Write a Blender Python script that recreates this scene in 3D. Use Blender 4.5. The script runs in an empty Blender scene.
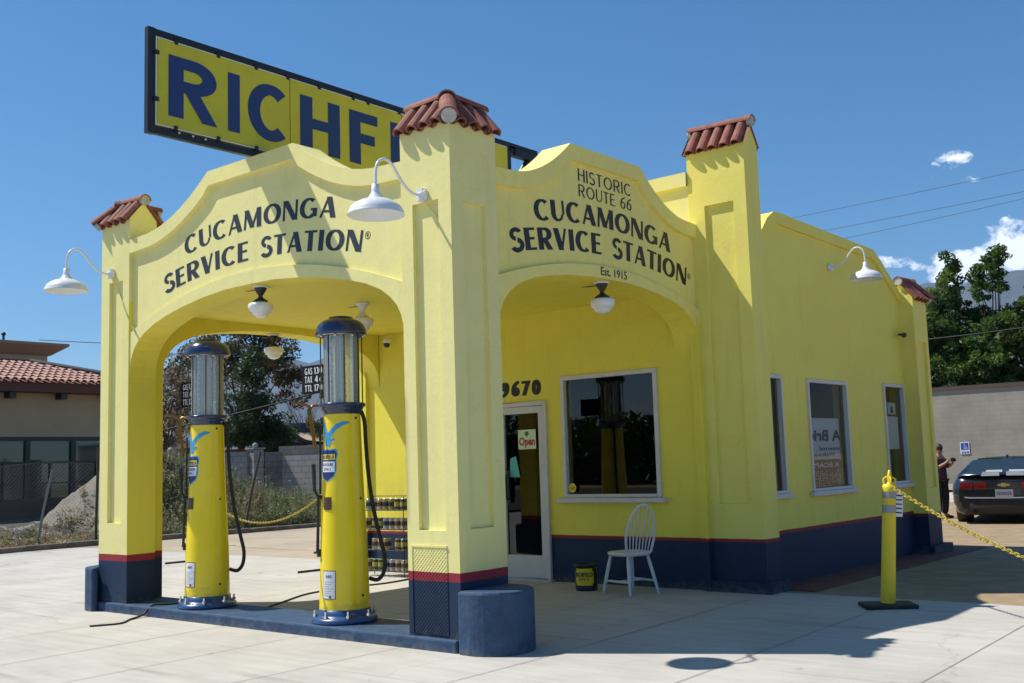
import bpy, bmesh, math, random
from mathutils import Vector, Matrix
R = math.radians
sc = bpy.context.scene
COL = sc.collection
rnd = random.Random(7)

# ------------------------------------------------------------------ helpers
class MB:
    def __init__(s): s.v=[]; s.f=[]; s.m=[]; s.sm=[]
    def add(s, vs, fs, mi=0, smooth=False):
        b=len(s.v); s.v+=[tuple(v) for v in vs]
        for f in fs: s.f.append([i+b for i in f]); s.m.append(mi); s.sm.append(smooth)
    def quad(s,a,b,c,d,mi=0): s.add([a,b,c,d],[(0,1,2,3)],mi)
    def box(s,x0,x1,y0,y1,z0,z1,mi=0,T=None):
        vs=[(x,y,z) for z in (z0,z1) for y in (y0,y1) for x in (x0,x1)]
        if T: vs=[T@Vector(v) for v in vs]
        s.add(vs,[(0,2,3,1),(4,5,7,6),(0,1,5,4),(2,6,7,3),(0,4,6,2),(1,3,7,5)],mi)
    def tube(s,pts,r,n=8,mi=0,cap=True,smooth=True):
        pts=[Vector(p) for p in pts]; k=len(pts)
        rs=r if isinstance(r,(list,tuple)) else [r]*k
        vs=[]; fs=[]; prev=None
        for i,p in enumerate(pts):
            t=(pts[min(i+1,k-1)]-pts[max(i-1,0)]).normalized()
            if prev is None:
                a=Vector((0,0,1)) if abs(t.z)<.9 else Vector((1,0,0))
                x=t.cross(a).normalized()
            else:
                x=(prev-t*prev.dot(t)).normalized()
            y=t.cross(x); prev=x
            for j in range(n):
                q=2*math.pi*j/n; vs.append(p+(x*math.cos(q)+y*math.sin(q))*rs[i])
        for i in range(k-1):
            for j in range(n):
                fs.append((i*n+j,i*n+(j+1)%n,(i+1)*n+(j+1)%n,(i+1)*n+j))
        s.add(vs,fs,mi,smooth)
        if cap:
            s.add(vs[:n],[tuple(range(n))[::-1]],mi); s.add(vs[-n:],[tuple(range(n))],mi)
    def lathe(s,prof,c=(0,0,0),n=32,mi=0,smooth=True,T=None):
        vs=[];fs=[]
        for (r,z) in prof:
            for j in range(n):
                q=2*math.pi*j/n; v=Vector((c[0]+r*math.cos(q),c[1]+r*math.sin(q),c[2]+z)); vs.append(T@v if T else v)
        for i in range(len(prof)-1):
            for j in range(n): fs.append((i*n+j,i*n+(j+1)%n,(i+1)*n+(j+1)%n,(i+1)*n+j))
        s.add(vs,fs,mi,smooth)
    def prism(s,poly,z0,z1,mi=0,T=None,top=True,bot=True):
        n=len(poly); vs=[(x,y,z0) for x,y in poly]+[(x,y,z1) for x,y in poly]
        if T: vs=[T@Vector(v) for v in vs]
        fs=[(i,(i+1)%n,(i+1)%n+n,i+n) for i in range(n)]
        if top: fs.append(tuple(range(n,2*n)))
        if bot: fs.append(tuple(range(n))[::-1])
        s.add(vs,fs,mi)
    def sphere(s,c,r,n=12,mi=0,sc3=(1,1,1)):
        prof=[(max(1e-4,math.cos(a)),math.sin(a)) for a in [math.pi*(i/(n//1)-.5) for i in range(n+1)]]
        T=Matrix.Translation(Vector(c))@Matrix.Diagonal((r*sc3[0],r*sc3[1],r*sc3[2],1))
        s.lathe(prof,n=n*2,mi=mi,T=T)
    def obj(s,name,mats,parent=None,bevel=0,fixn=False,loc=None,inv=True):
        me=bpy.data.meshes.new(name); me.from_pydata(s.v,[],s.f); 
        for m in (mats if isinstance(mats,(list,tuple)) else [mats]): me.materials.append(m)
        me.polygons.foreach_set('material_index',s.m); me.polygons.foreach_set('use_smooth',s.sm)
        me.update()
        if fixn or bevel:
            bm=bmesh.new(); bm.from_mesh(me); bmesh.ops.remove_doubles(bm,verts=bm.verts,dist=1e-5)
            bmesh.ops.recalc_face_normals(bm,faces=bm.faces); bm.to_mesh(me); bm.free()
        o=bpy.data.objects.new(name,me); COL.objects.link(o)
        if bevel:
            b=o.modifiers.new('b','BEVEL'); b.width=bevel; b.segments=2; b.limit_method='ANGLE'; b.angle_limit=R(40)
        if parent: 
            o.parent=parent
            if inv: o.matrix_parent_inverse=Matrix.Translation(-Vector(parent.location)) if parent.type=='EMPTY' else Matrix.Identity(4)
        return o
def tag(o,label=None,cat=None,group=None,kind=None):
    if label:o['label']=label
    if cat:o['category']=cat
    if group:o['group']=group
    if kind:o['kind']=kind
    return o
def empty(name,loc,label,cat,group=None,rz=0):
    o=bpy.data.objects.new(name,None); COL.objects.link(o); o.location=loc; o.rotation_euler.z=rz
    return tag(o,label,cat,group)
def kids(o): return [c for c in bpy.data.objects if c.parent==o]
def copy_tree(o,parent=None):
    ch=kids(o); c=o.copy(); COL.objects.link(c)
    if parent: c.parent=parent
    for k in ch: copy_tree(k,c)
    return c
def gz(y): return 0.05*min(1,max(0,y/3.84))

# ------------------------------------------------------------------ materials
MATS={}
def nt(name):
    m=bpy.data.materials.new(name); m.use_nodes=True; t=m.node_tree; b=t.nodes['Principled BSDF']; return m,t,b
def N(t,ty,**k):
    n=t.nodes.new(ty)
    for a,v in k.items(): setattr(n,a,v)
    return n
def mat(name,col,rough=.6,metal=0,var=0.0,vscale=6,bump=0,bscale=60,spec=.5,col2=None,coat=0,detail=6,scale3=None,bdist=.01):
    m,t,b=nt(name); c=(*col,1)
    b.inputs['Base Color'].default_value=c; b.inputs['Roughness'].default_value=rough
    b.inputs['Metallic'].default_value=metal; b.inputs['Specular IOR Level'].default_value=spec
    b.inputs['Coat Weight'].default_value=coat; b.inputs['Coat Roughness'].default_value=.05
    geo=N(t,'ShaderNodeNewGeometry'); pos=geo.outputs['Position']
    if scale3:
        mp=N(t,'ShaderNodeMapping'); mp.inputs['Scale'].default_value=scale3; t.links.new(pos,mp.inputs[0]); pos=mp.outputs[0]
    if var or col2:
        n=N(t,'ShaderNodeTexNoise'); n.inputs['Scale'].default_value=vscale; n.inputs['Detail'].default_value=detail; n.inputs['Roughness'].default_value=.65
        t.links.new(pos,n.inputs['Vector'])
        r=N(t,'ShaderNodeValToRGB'); r.color_ramp.elements[0].position=.32; r.color_ramp.elements[1].position=.68
        if col2: r.color_ramp.elements[0].color=(*col2,1); r.color_ramp.elements[1].color=c
        else:
            r.color_ramp.elements[0].color=(*[x*(1-var) for x in col],1); r.color_ramp.elements[1].color=(*[min(1,x*(1+var)) for x in col],1)
        t.links.new(n.outputs['Fac'],r.inputs[0]); t.links.new(r.outputs[0],b.inputs['Base Color'])
    if bump:
        n=N(t,'ShaderNodeTexNoise'); n.inputs['Scale'].default_value=bscale; n.inputs['Detail'].default_value=4
        t.links.new(pos,n.inputs['Vector'])
        bp=N(t,'ShaderNodeBump'); bp.inputs['Strength'].default_value=bump; bp.inputs['Distance'].default_value=bdist
        t.links.new(n.outputs['Fac'],bp.inputs['Height']); t.links.new(bp.outputs[0],b.inputs['Normal'])
    return m
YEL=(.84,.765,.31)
def weather(t,b,amt=.1,cracks=True,grime=True):
    # rain streaks, patchy repainting, hairline cracks and splashed dirt, all fixed to the wall itself
    L=t.links; geo=N(t,'ShaderNodeNewGeometry'); pos=geo.outputs['Position']
    src=b.inputs['Base Color'].links[0].from_socket if b.inputs['Base Color'].links else None
    mp=N(t,'ShaderNodeMapping'); mp.inputs['Scale'].default_value=(9,9,.55); L.new(pos,mp.inputs[0])
    a=N(t,'ShaderNodeTexNoise'); a.inputs['Scale'].default_value=1.0; a.inputs['Detail'].default_value=6; L.new(mp.outputs[0],a.inputs['Vector'])
    r=N(t,'ShaderNodeValToRGB'); r.color_ramp.elements[0].position=.56; r.color_ramp.elements[0].color=(1,1,1,1); r.color_ramp.elements[1].position=.80; r.color_ramp.elements[1].color=(1-amt*1.6,1-amt*1.8,1-amt*1.6,1); L.new(a.outputs['Fac'],r.inputs[0])
    p=N(t,'ShaderNodeTexNoise'); p.inputs['Scale'].default_value=.9; p.inputs['Detail'].default_value=3; L.new(pos,p.inputs['Vector'])
    r2=N(t,'ShaderNodeValToRGB'); r2.color_ramp.elements[0].position=.42; r2.color_ramp.elements[0].color=(1-amt*.6,1-amt*.6,1-amt*.3,1); r2.color_ramp.elements[1].position=.58; L.new(p.outputs['Fac'],r2.inputs[0])
    m1=N(t,'ShaderNodeMix',data_type='RGBA',blend_type='MULTIPLY'); m1.inputs[0].default_value=1; L.new(r.outputs[0],m1.inputs[6]); L.new(r2.outputs[0],m1.inputs[7]); out=m1.outputs[2]
    if cracks:
        nw=N(t,'ShaderNodeTexNoise'); nw.inputs['Scale'].default_value=3; nw.inputs['Detail'].default_value=4; L.new(pos,nw.inputs['Vector'])
        va=N(t,'ShaderNodeVectorMath',operation='MULTIPLY_ADD'); L.new(nw.outputs['Color'],va.inputs[0]); va.inputs[1].default_value=(.6,.6,.6); L.new(pos,va.inputs[2])
        v=N(t,'ShaderNodeTexVoronoi',feature='DISTANCE_TO_EDGE'); v.inputs['Scale'].default_value=.75; L.new(va.outputs[0],v.inputs['Vector'])
        r3=N(t,'ShaderNodeValToRGB'); r3.color_ramp.elements[0].position=0; r3.color_ramp.elements[0].color=(.72,.70,.66,1); r3.color_ramp.elements[1].position=.0035; L.new(v.outputs['Distance'],r3.inputs[0])
        m2=N(t,'ShaderNodeMix',data_type='RGBA',blend_type='MULTIPLY'); m2.inputs[0].default_value=.26; L.new(out,m2.inputs[6]); L.new(r3.outputs[0],m2.inputs[7]); out=m2.outputs[2]
    mx=N(t,'ShaderNodeMix',data_type='RGBA',blend_type='MULTIPLY'); mx.inputs[0].default_value=1
    if src: L.new(src,mx.inputs[6])
    else: mx.inputs[6].default_value=b.inputs['Base Color'].default_value
    L.new(out,mx.inputs[7]); L.new(mx.outputs[2],b.inputs['Base Color'])
def splash(t,b,z0,z1,col):
    # dirt splashed on the lowest centimetres
    L=t.links; geo=N(t,'ShaderNodeNewGeometry'); sp=N(t,'ShaderNodeSeparateXYZ'); L.new(geo.outputs['Position'],sp.inputs[0])
    n=N(t,'ShaderNodeTexNoise'); n.inputs['Scale'].default_value=14; n.inputs['Detail'].default_value=7; L.new(geo.outputs['Position'],n.inputs['Vector'])
    mr=N(t,'ShaderNodeMapRange'); mr.inputs[1].default_value=z0; mr.inputs[2].default_value=z1; mr.inputs[3].default_value=.55; mr.inputs[4].default_value=-.1; L.new(sp.outputs['Z'],mr.inputs[0])
    ad=N(t,'ShaderNodeMath',operation='ADD'); L.new(mr.outputs[0],ad.inputs[0]); L.new(n.outputs['Fac'],ad.inputs[1])
    r=N(t,'ShaderNodeValToRGB'); r.color_ramp.elements[0].position=.62; r.color_ramp.elements[1].position=1.0; r.color_ramp.elements[1].color=(.7,.7,.7,1); L.new(ad.outputs[0],r.inputs[0])
    mx=N(t,'ShaderNodeMix',data_type='RGBA'); L.new(r.outputs[0],mx.inputs[0]); src=b.inputs['Base Color'].links[0].from_socket if b.inputs['Base Color'].links else None
    if src: L.new(src,mx.inputs[6])
    else: mx.inputs[6].default_value=b.inputs['Base Color'].default_value
    mx.inputs[7].default_value=(*col,1); L.new(mx.outputs[2],b.inputs['Base Color'])
def station_paint(name,crosshatch=False,zs=(.545,.617),yel=YEL,top=None):
    m,t,b=nt(name); L=t.links
    geo=N(t,'ShaderNodeNewGeometry'); sep=N(t,'ShaderNodeSeparateXYZ'); L.new(geo.outputs['Position'],sep.inputs[0])
    # slightly wobbly hand-cut paint edge
    wn=N(t,'ShaderNodeTexNoise'); wn.inputs['Scale'].default_value=5; L.new(geo.outputs['Position'],wn.inputs['Vector'])
    wm=N(t,'ShaderNodeMath',operation='MULTIPLY_ADD'); wm.inputs[1].default_value=.010; L.new(wn.outputs['Fac'],wm.inputs[0]); L.new(sep.outputs['Z'],wm.inputs[2])
    def gt(v):
        g=N(t,'ShaderNodeMath',operation='GREATER_THAN'); g.inputs[1].default_value=v+.005; L.new(wm.outputs[0],g.inputs[0]); return g.outputs[0]
    n=N(t,'ShaderNodeTexNoise'); n.inputs['Scale'].default_value=2.2; n.inputs['Detail'].default_value=8; n.inputs['Roughness'].default_value=.7; L.new(geo.outputs['Position'],n.inputs['Vector'])
    def ramp(c0,c1,a=.35,bb=.7):
        r=N(t,'ShaderNodeValToRGB'); r.color_ramp.elements[0].position=a; r.color_ramp.elements[1].position=bb
        r.color_ramp.elements[0].color=(*c0,1); r.color_ramp.elements[1].color=(*c1,1); L.new(n.outputs['Fac'],r.inputs[0]); return r.outputs[0]
    y=ramp([c*.95 for c in yel],[min(.85,c*1.03) for c in yel]); nv=ramp((.010,.027,.062),(.015,.037,.082)); rd=ramp((.26,.022,.035),(.34,.03,.045))
    mx1=N(t,'ShaderNodeMix',data_type='RGBA'); L.new(gt(zs[0]),mx1.inputs[0]); L.new(nv,mx1.inputs[6]); L.new(rd,mx1.inputs[7])
    mx2=N(t,'ShaderNodeMix',data_type='RGBA'); L.new(gt(zs[1]),mx2.inputs[0]); L.new(mx1.outputs[2],mx2.inputs[6]); L.new(y,mx2.inputs[7])
    last=mx2.outputs[2]
    if top:
        mx3=N(t,'ShaderNodeMix',data_type='RGBA'); L.new(gt(top),mx3.inputs[0]); L.new(last,mx3.inputs[6]); mx3.inputs[7].default_value=(*YEL,1); last=mx3.outputs[2]
    L.new(last,b.inputs['Base Color']); b.inputs['Roughness'].default_value=.62; b.inputs['Specular IOR Level'].default_value=.3
    n2=N(t,'ShaderNodeTexNoise'); n2.inputs['Scale'].default_value=26; n2.inputs['Detail'].default_value=7; L.new(geo.outputs['Position'],n2.inputs['Vector'])
    n3=N(t,'ShaderNodeTexNoise'); n3.inputs['Scale'].default_value=3.5; n3.inputs['Detail'].default_value=3; L.new(geo.outputs['Position'],n3.inputs['Vector'])
    ad=N(t,'ShaderNodeMath',operation='MULTIPLY_ADD'); ad.inputs[1].default_value=2.2; L.new(n3.outputs['Fac'],ad.inputs[0]); L.new(n2.outputs['Fac'],ad.inputs[2])
    h=ad.outputs[0]
    weather(t,b,.045)
    bp=N(t,'ShaderNodeBump'); bp.inputs['Strength'].default_value=.16; bp.inputs['Distance'].default_value=.012; L.new(h,bp.inputs['Height']); L.new(bp.outputs[0],b.inputs['Normal'])
    return m
def glass(name,tint=(.7,.75,.75),rough=.0,refl=.08):
    m=bpy.data.materials.new(name); m.use_nodes=True; t=m.node_tree; t.nodes.clear(); L=t.links
    out=N(t,'ShaderNodeOutputMaterial'); tr=N(t,'ShaderNodeBsdfTransparent'); tr.inputs[0].default_value=(*tint,1)
    gl=N(t,'ShaderNodeBsdfGlossy'); gl.inputs['Roughness'].default_value=rough; fr=N(t,'ShaderNodeFresnel'); fr.inputs[0].default_value=1.5
    ad=N(t,'ShaderNodeMath',operation='ADD',use_clamp=True); ad.inputs[1].default_value=refl; L.new(fr.outputs[0],ad.inputs[0])
    mx=N(t,'ShaderNodeMixShader'); L.new(ad.outputs[0],mx.inputs[0]); L.new(tr.outputs[0],mx.inputs[1]); L.new(gl.outputs[0],mx.inputs[2]); L.new(mx.outputs[0],out.inputs[0])
    return m
def concrete(name,base,dark,seed=0):
    m,t,b=nt(name); L=t.links; geo=N(t,'ShaderNodeNewGeometry'); pos=geo.outputs['Position']
    a=N(t,'ShaderNodeTexNoise'); a.inputs['Scale'].default_value=.7; a.inputs['Detail'].default_value=9; a.inputs['Roughness'].default_value=.65; L.new(pos,a.inputs['Vector'])
    mp=N(t,'ShaderNodeMapping'); mp.inputs['Scale'].default_value=(1.2,9,1); mp.inputs['Rotation'].default_value=(0,0,.35); L.new(pos,mp.inputs[0])
    s=N(t,'ShaderNodeTexNoise'); s.inputs['Scale'].default_value=1.0; s.inputs['Detail'].default_value=5; L.new(mp.outputs[0],s.inputs['Vector'])
    f=N(t,'ShaderNodeTexNoise'); f.inputs['Scale'].default_value=90; f.inputs['Detail'].default_value=3; L.new(pos,f.inputs['Vector'])
    st=N(t,'ShaderNodeTexNoise'); st.inputs['Scale'].default_value=2.1; st.inputs['Detail'].default_value=4; L.new(pos,st.inputs['Vector'])
    m1=N(t,'ShaderNodeMath',operation='MULTIPLY_ADD'); m1.inputs[1].default_value=.5; L.new(s.outputs['Fac'],m1.inputs[0]); L.new(a.outputs['Fac'],m1.inputs[2])
    m2=N(t,'ShaderNodeMath',operation='MULTIPLY_ADD'); m2.inputs[1].default_value=.25; L.new(f.outputs['Fac'],m2.inputs[0]); L.new(m1.outputs[0],m2.inputs[2])
    r=N(t,'ShaderNodeValToRGB'); r.color_ramp.elements[0].position=.62; r.color_ramp.elements[1].position=1.02
    r.color_ramp.elements[0].color=(*dark,1); r.color_ramp.elements[1].color=(*base,1); L.new(m2.outputs[0],r.inputs[0])
    sr=N(t,'ShaderNodeValToRGB'); sr.color_ramp.elements[0].position=.70; sr.color_ramp.elements[1].position=.78
    sr.color_ramp.elements[0].color=(0,0,0,1); sr.color_ramp.elements[1].color=(.45,.45,.45,1); L.new(st.outputs['Fac'],sr.inputs[0])
    mx=N(t,'ShaderNodeMix',data_type='RGBA'); L.new(sr.outputs[0],mx.inputs[0]); L.new(r.outputs[0],mx.inputs[6]); mx.inputs[7].default_value=(*[x*.6 for x in dark],1)
    col=mx.outputs[2]
    v=N(t,'ShaderNodeTexVoronoi'); v.inputs['Scale'].default_value=1.15; v.inputs['Randomness'].default_value=1; L.new(pos,v.inputs['Vector'])
    nn=N(t,'ShaderNodeMath',operation='MULTIPLY_ADD'); nn.inputs[1].default_value=.10; L.new(a.outputs['Fac'],nn.inputs[0]); L.new(v.outputs['Distance'],nn.inputs[2])
    rr=N(t,'ShaderNodeValToRGB'); rr.color_ramp.elements[0].position=.075; rr.color_ramp.elements[0].color=(.38,.36,.34,1); rr.color_ramp.elements[1].position=.105; L.new(nn.outputs[0],rr.inputs[0])
    m4=N(t,'ShaderNodeMix',data_type='RGBA',blend_type='MULTIPLY'); m4.inputs[0].default_value=.8; L.new(col,m4.inputs[6]); L.new(rr.outputs[0],m4.inputs[7]); col=m4.outputs[2]
    va=N(t,'ShaderNodeVectorMath',operation='MULTIPLY_ADD'); L.new(a.outputs['Color'],va.inputs[0]); va.inputs[1].default_value=(1.5,1.5,0); L.new(pos,va.inputs[2])
    v2=N(t,'ShaderNodeTexVoronoi',feature='DISTANCE_TO_EDGE'); v2.inputs['Scale'].default_value=.22; L.new(va.outputs[0],v2.inputs['Vector'])
    r5=N(t,'ShaderNodeValToRGB'); r5.color_ramp.elements[0].position=0; r5.color_ramp.elements[0].color=(.45,.43,.40,1); r5.color_ramp.elements[1].position=.0012; L.new(v2.outputs['Distance'],r5.inputs[0])
    m5=N(t,'ShaderNodeMix',data_type='RGBA',blend_type='MULTIPLY'); m5.inputs[0].default_value=.35; L.new(col,m5.inputs[6]); L.new(r5.outputs[0],m5.inputs[7]); col=m5.outputs[2]
    mp2=N(t,'ShaderNodeMapping'); mp2.inputs['Scale'].default_value=(.35,6,1); mp2.inputs['Rotation'].default_value=(0,0,-.12); L.new(pos,mp2.inputs[0])
    ty=N(t,'ShaderNodeTexNoise'); ty.inputs['Scale'].default_value=1; ty.inputs['Detail'].default_value=3; L.new(mp2.outputs[0],ty.inputs['Vector'])
    r6=N(t,'ShaderNodeValToRGB'); r6.color_ramp.elements[0].position=.60; r6.color_ramp.elements[0].color=(1,1,1,1); r6.color_ramp.elements[1].position=.72; r6.color_ramp.elements[1].color=(.80,.79,.77,1); L.new(ty.outputs['Fac'],r6.inputs[0])
    m6=N(t,'ShaderNodeMix',data_type='RGBA',blend_type='MULTIPLY'); m6.inputs[0].default_value=1; L.new(col,m6.inputs[6]); L.new(r6.outputs[0],m6.inputs[7]); col=m6.outputs[2]
    L.new(col,b.inputs['Base Color']); b.inputs['Roughness'].default_value=.85; b.inputs['Specular IOR Level'].default_value=.25
    bp=N(t,'ShaderNodeBump'); bp.inputs['Strength'].default_value=.2; bp.inputs['Distance'].default_value=.006; L.new(f.outputs['Fac'],bp.inputs['Height']); L.new(bp.outputs[0],b.inputs['Normal'])
    return m
PAINT=station_paint('station_paint')
YPAINT=mat('yellow_stucco',YEL,.62,var=.04,bump=.16,bscale=25,spec=.3)
YIN=(.85,.72,.085)   # same paint, deepened for faces in canopy shade; shade put into the colour
YSHADE=mat('shade_yellow_stucco',YIN,.6,var=.04,bump=.16,bscale=25,spec=.3)
PAINTIN=station_paint('station_paint_shade',yel=YIN)
PAINTOFF=station_paint('station_paint_office',zs=(.570,.605),yel=(.85,.73,.09),top=3.46)  # rich shaded yellow up to the canopy, paler sunlit yellow painted above
PAINTSIDE=station_paint('station_paint_side',zs=(.57,.605),yel=(.89,.75,.17))  # warmer yellow mixed for the side in shade, shade included in the colour
YSIDE=mat('side_yellow_stucco',(.88,.765,.23),.62,var=.04,bump=.16,bscale=25,spec=.3)  # shaded copy of the yellow stucco for the right side facade
NAVYW=mat('navy_kerb_paint',(.042,.088,.165),.6,var=.25,vscale=7,bump=.7,bscale=11,spec=.3,col2=(.026,.056,.112),bdist=.02)
LETTER=mat('dark_lettering',(.018,.028,.040),.55)
BLACKL=mat('black_lettering',(.012,.012,.014),.5)
TILE=mat('terracotta',(.33,.115,.075),.8,col2=(.16,.055,.042),vscale=7,bump=.3,bscale=40)
MORTAR=mat('mortar',(.42,.43,.42),.9,var=.2,vscale=20)
WHITE=mat('white_enamel',(.74,.76,.78),.32,var=.03)
TRIM=mat('white_trim',(.62,.60,.56),.5,var=.06)
CHAIRW=mat('white_chair_paint',(.70,.71,.72),.4,var=.05)
ALU=mat('aluminium',(.55,.55,.53),.4,metal=.6)
BLACK=mat('black_metal',(.015,.015,.016),.4)
RUBBER=mat('black_rubber',(.018,.018,.018),.6)
NAVYG=mat('navy_gloss',(.012,.03,.09),.22,coat=.5)
BLUEG=mat('blue_gloss',(.02,.07,.19),.3,coat=.4,var=.2,vscale=12)
PUMPY=mat('pump_yellow',(.89,.68,.008),.30,coat=.35,var=.03,spec=.5)
SIGNY=mat('sign_yellow',(.50,.47,.018),.45,var=.08,vscale=3)
SIGNB=mat('sign_blue',(.016,.035,.15),.4)
STEEL=mat('black_steel',(.02,.022,.028),.45,metal=.3)
BRASS=mat('brass',(.20,.12,.05),.35,metal=.9,var=.3,vscale=30)
CHROME=mat('chrome',(.7,.7,.7),.12,metal=1)
OPAL=mat('opal_glass',(.80,.79,.74),.15,coat=.4)
PAPER=mat('paper',(.72,.74,.76),.6)
SKYB=mat('eagle_blue',(.05,.33,.66),.4)
SAFY=mat('safety_yellow',(.78,.58,.02),.45,var=.05)
REFL=mat('reflective_tape',(.30,.31,.30),.35,metal=.4)
PANE=glass('window_glass',(.74,.80,.83),0,.02)
JAR=glass('pump_glass',(.965,.975,.97),.04,.10)
_t=JAR.node_tree; _o=[n for n in _t.nodes if n.type=='OUTPUT_MATERIAL'][0]; _s=_o.inputs[0].links[0].from_socket; _d=N(_t,'ShaderNodeBsdfDiffuse'); _d.inputs[0].default_value=(.85,.86,.82,1); _m=N(_t,'ShaderNodeMixShader'); _m.inputs[0].default_value=.19
_t.links.new(_s,_m.inputs[1]); _t.links.new(_d.outputs[0],_m.inputs[2]); _t.links.new(_m.outputs[0],_o.inputs[0])
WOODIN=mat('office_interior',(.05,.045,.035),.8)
CONC=concrete('light_concrete',(.50,.475,.425),(.38,.36,.32))
TANC=concrete('tan_concrete',(.43,.36,.26),(.33,.275,.20))
DIRT=mat('decomposed_granite',(.38,.285,.18),.95,col2=(.26,.19,.12),vscale=3,bump=.5,bscale=40,spec=.1)
JOINT=mat('joint_dark',(.10,.095,.085),.9)
REDC=mat('red_oxide_walk',(.16,.05,.035),.8,var=.2,vscale=5)

for m_ in (YPAINT,YSHADE,YSIDE): weather(m_.node_tree,m_.node_tree.nodes['Principled BSDF'],.045)
splash(NAVYW.node_tree,NAVYW.node_tree.nodes['Principled BSDF'],-.04,.10,(.14,.14,.13))
for m_ in (PAINT,PAINTIN,PAINTOFF,PAINTSIDE): splash(m_.node_tree,m_.node_tree.nodes['Principled BSDF'],.0,.22,(.13,.12,.10))
splash(PUMPY.node_tree,PUMPY.node_tree.nodes['Principled BSDF'],.16,.36,(.40,.30,.05))
# ------------------------------------------------------------------ lettering
def glyph(ch,K,Nn):
    M=(K+Nn)/2; S=[]
    l=lambda x0,y0,x1,y1,w:S.append(('l',x0,y0,x1,y1,w))
    h=lambda x0,x1,y,w=None:S.append(('h',x0,x1,y,w or Nn))
    a=lambda cx,cy,rx,ry,a0,a1,w=None:S.append(('a',cx,cy,rx,ry,a0,a1,w))
    t=Nn/2; k=K/2
    if ch=='C': a(.45,.5,.45-k,.5-t,48,312); W=.80
    elif ch=='G': a(.45,.5,.45-k,.5-t,48,316); l(.76,.08,.76,.44,K*.9); h(.55,.76+k*.9,.44); W=.90
    elif ch=='O' or ch=='0': rx=(.47 if ch=='O' else .33); a(rx,.5,rx-k,.5-t,0,360); W=2*rx
    elif ch=='U': l(k,1,k,.34,K); a(.36,.34,.36-k+.0,.34-t,180,360,'u'); l(.72-t,.34,.72-t,1,Nn); W=.72
    elif ch=='A': l(t,0,.37,1,Nn*1.05); l(.78-k,0,.40,1,K*1.08); h(.16,.62,.31); W=.78
    elif ch=='M': l(t,0,.13,1,Nn*1.1); l(.15,1,.47,.04,K*1.05); l(.46,.04,.80,1,Nn*1.05); l(.95-k,0,.83,1,K); W=.96
    elif ch=='N': l(t,0,t,1,Nn*1.05); l(k*.9,1,.74-k*.9,0,K*1.15); l(.74-t,0,.74-t,1,Nn*1.05); W=.74
    elif ch=='S': a(.30,.74,.25-t*.6,.26-t,25,262,M); a(.30,.26,.28-t*.6,.28-t,82,-155,M*1.1); W=.60
    elif ch=='E': l(k,0,k,1,K); h(0,.54,1-t); h(0,.50,.52); h(0,.56,t); W=.58
    elif ch=='F': l(k,0,k,1,K); h(0,.56,1-t); h(0,.50,.50); W=.56
    elif ch=='R': l(k,0,k,1,K); h(0,.36,1-t); h(0,.36,.43+t); a(.36,.715,.30-k*.5,.285-t,-91,91); l(.34,.46,.72-k,0,K*1.05); W=.73
    elif ch=='P': l(k,0,k,1,K); h(0,.34,1-t); h(0,.34,.45); a(.34,.72,.26-k*.3,.27-t,-92,92); W=.66
    elif ch=='D': l(k,0,k,1,K); h(0,.32,1-t); h(0,.32,t); a(.32,.5,.42-k*.3,.5-t,-91,91); W=.80
    elif ch=='V': l(k,1,.36,0,K*1.08); l(.70-t,1,.38,0,Nn*1.05); W=.72
    elif ch=='I': l(k,0,k,1,K); W=K
    elif ch=='T': h(0,.66,1-t); l(.33,0,.33,1,K); W=.66
    elif ch=='H': l(k,0,k,1,K); l(.72-k,0,.72-k,1,K); h(0,.72,.52); W=.72
    elif ch=='L': l(k,0,k,1,K); h(0,.5,t); W=.52
    elif ch=='X': l(k,0,.6-k,1,Nn); l(.6-k,0,k,1,K); W=.62
    elif ch=='1': l(.2,0,.2,1,K); l(.02,.78,.17,.96,Nn); W=.32
    elif ch=='6': a(.31,.31,.31-k,.31-t,0,360); a(.62,.38,.62-k,.58,95,180); W=.62
    elif ch=='9': a(.31,.69,.31-k,.31-t,0,360); a(0,.62,.62-k,.58,-85,0); W=.62
    elif ch=='7': h(0,.56,1-t); l(.16,0,.50,1,K); W=.58
    elif ch=='5': h(.08,.5,1-t); l(.12,.5,.12,1,Nn); a(.24,.32,.30-k*.4,.32-t,-130,110); W=.55
    elif ch=='4': l(.38,0,.38,1,K); l(t,.3,.36,1,Nn); h(0,.55,.28); W=.58
    elif ch=='3': a(.22,.74,.26-k*.4,.26-t,-90,130); a(.22,.28,.30-k*.4,.28-t,-130,90); W=.54
    else: W=.34
    return S,W
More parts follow.
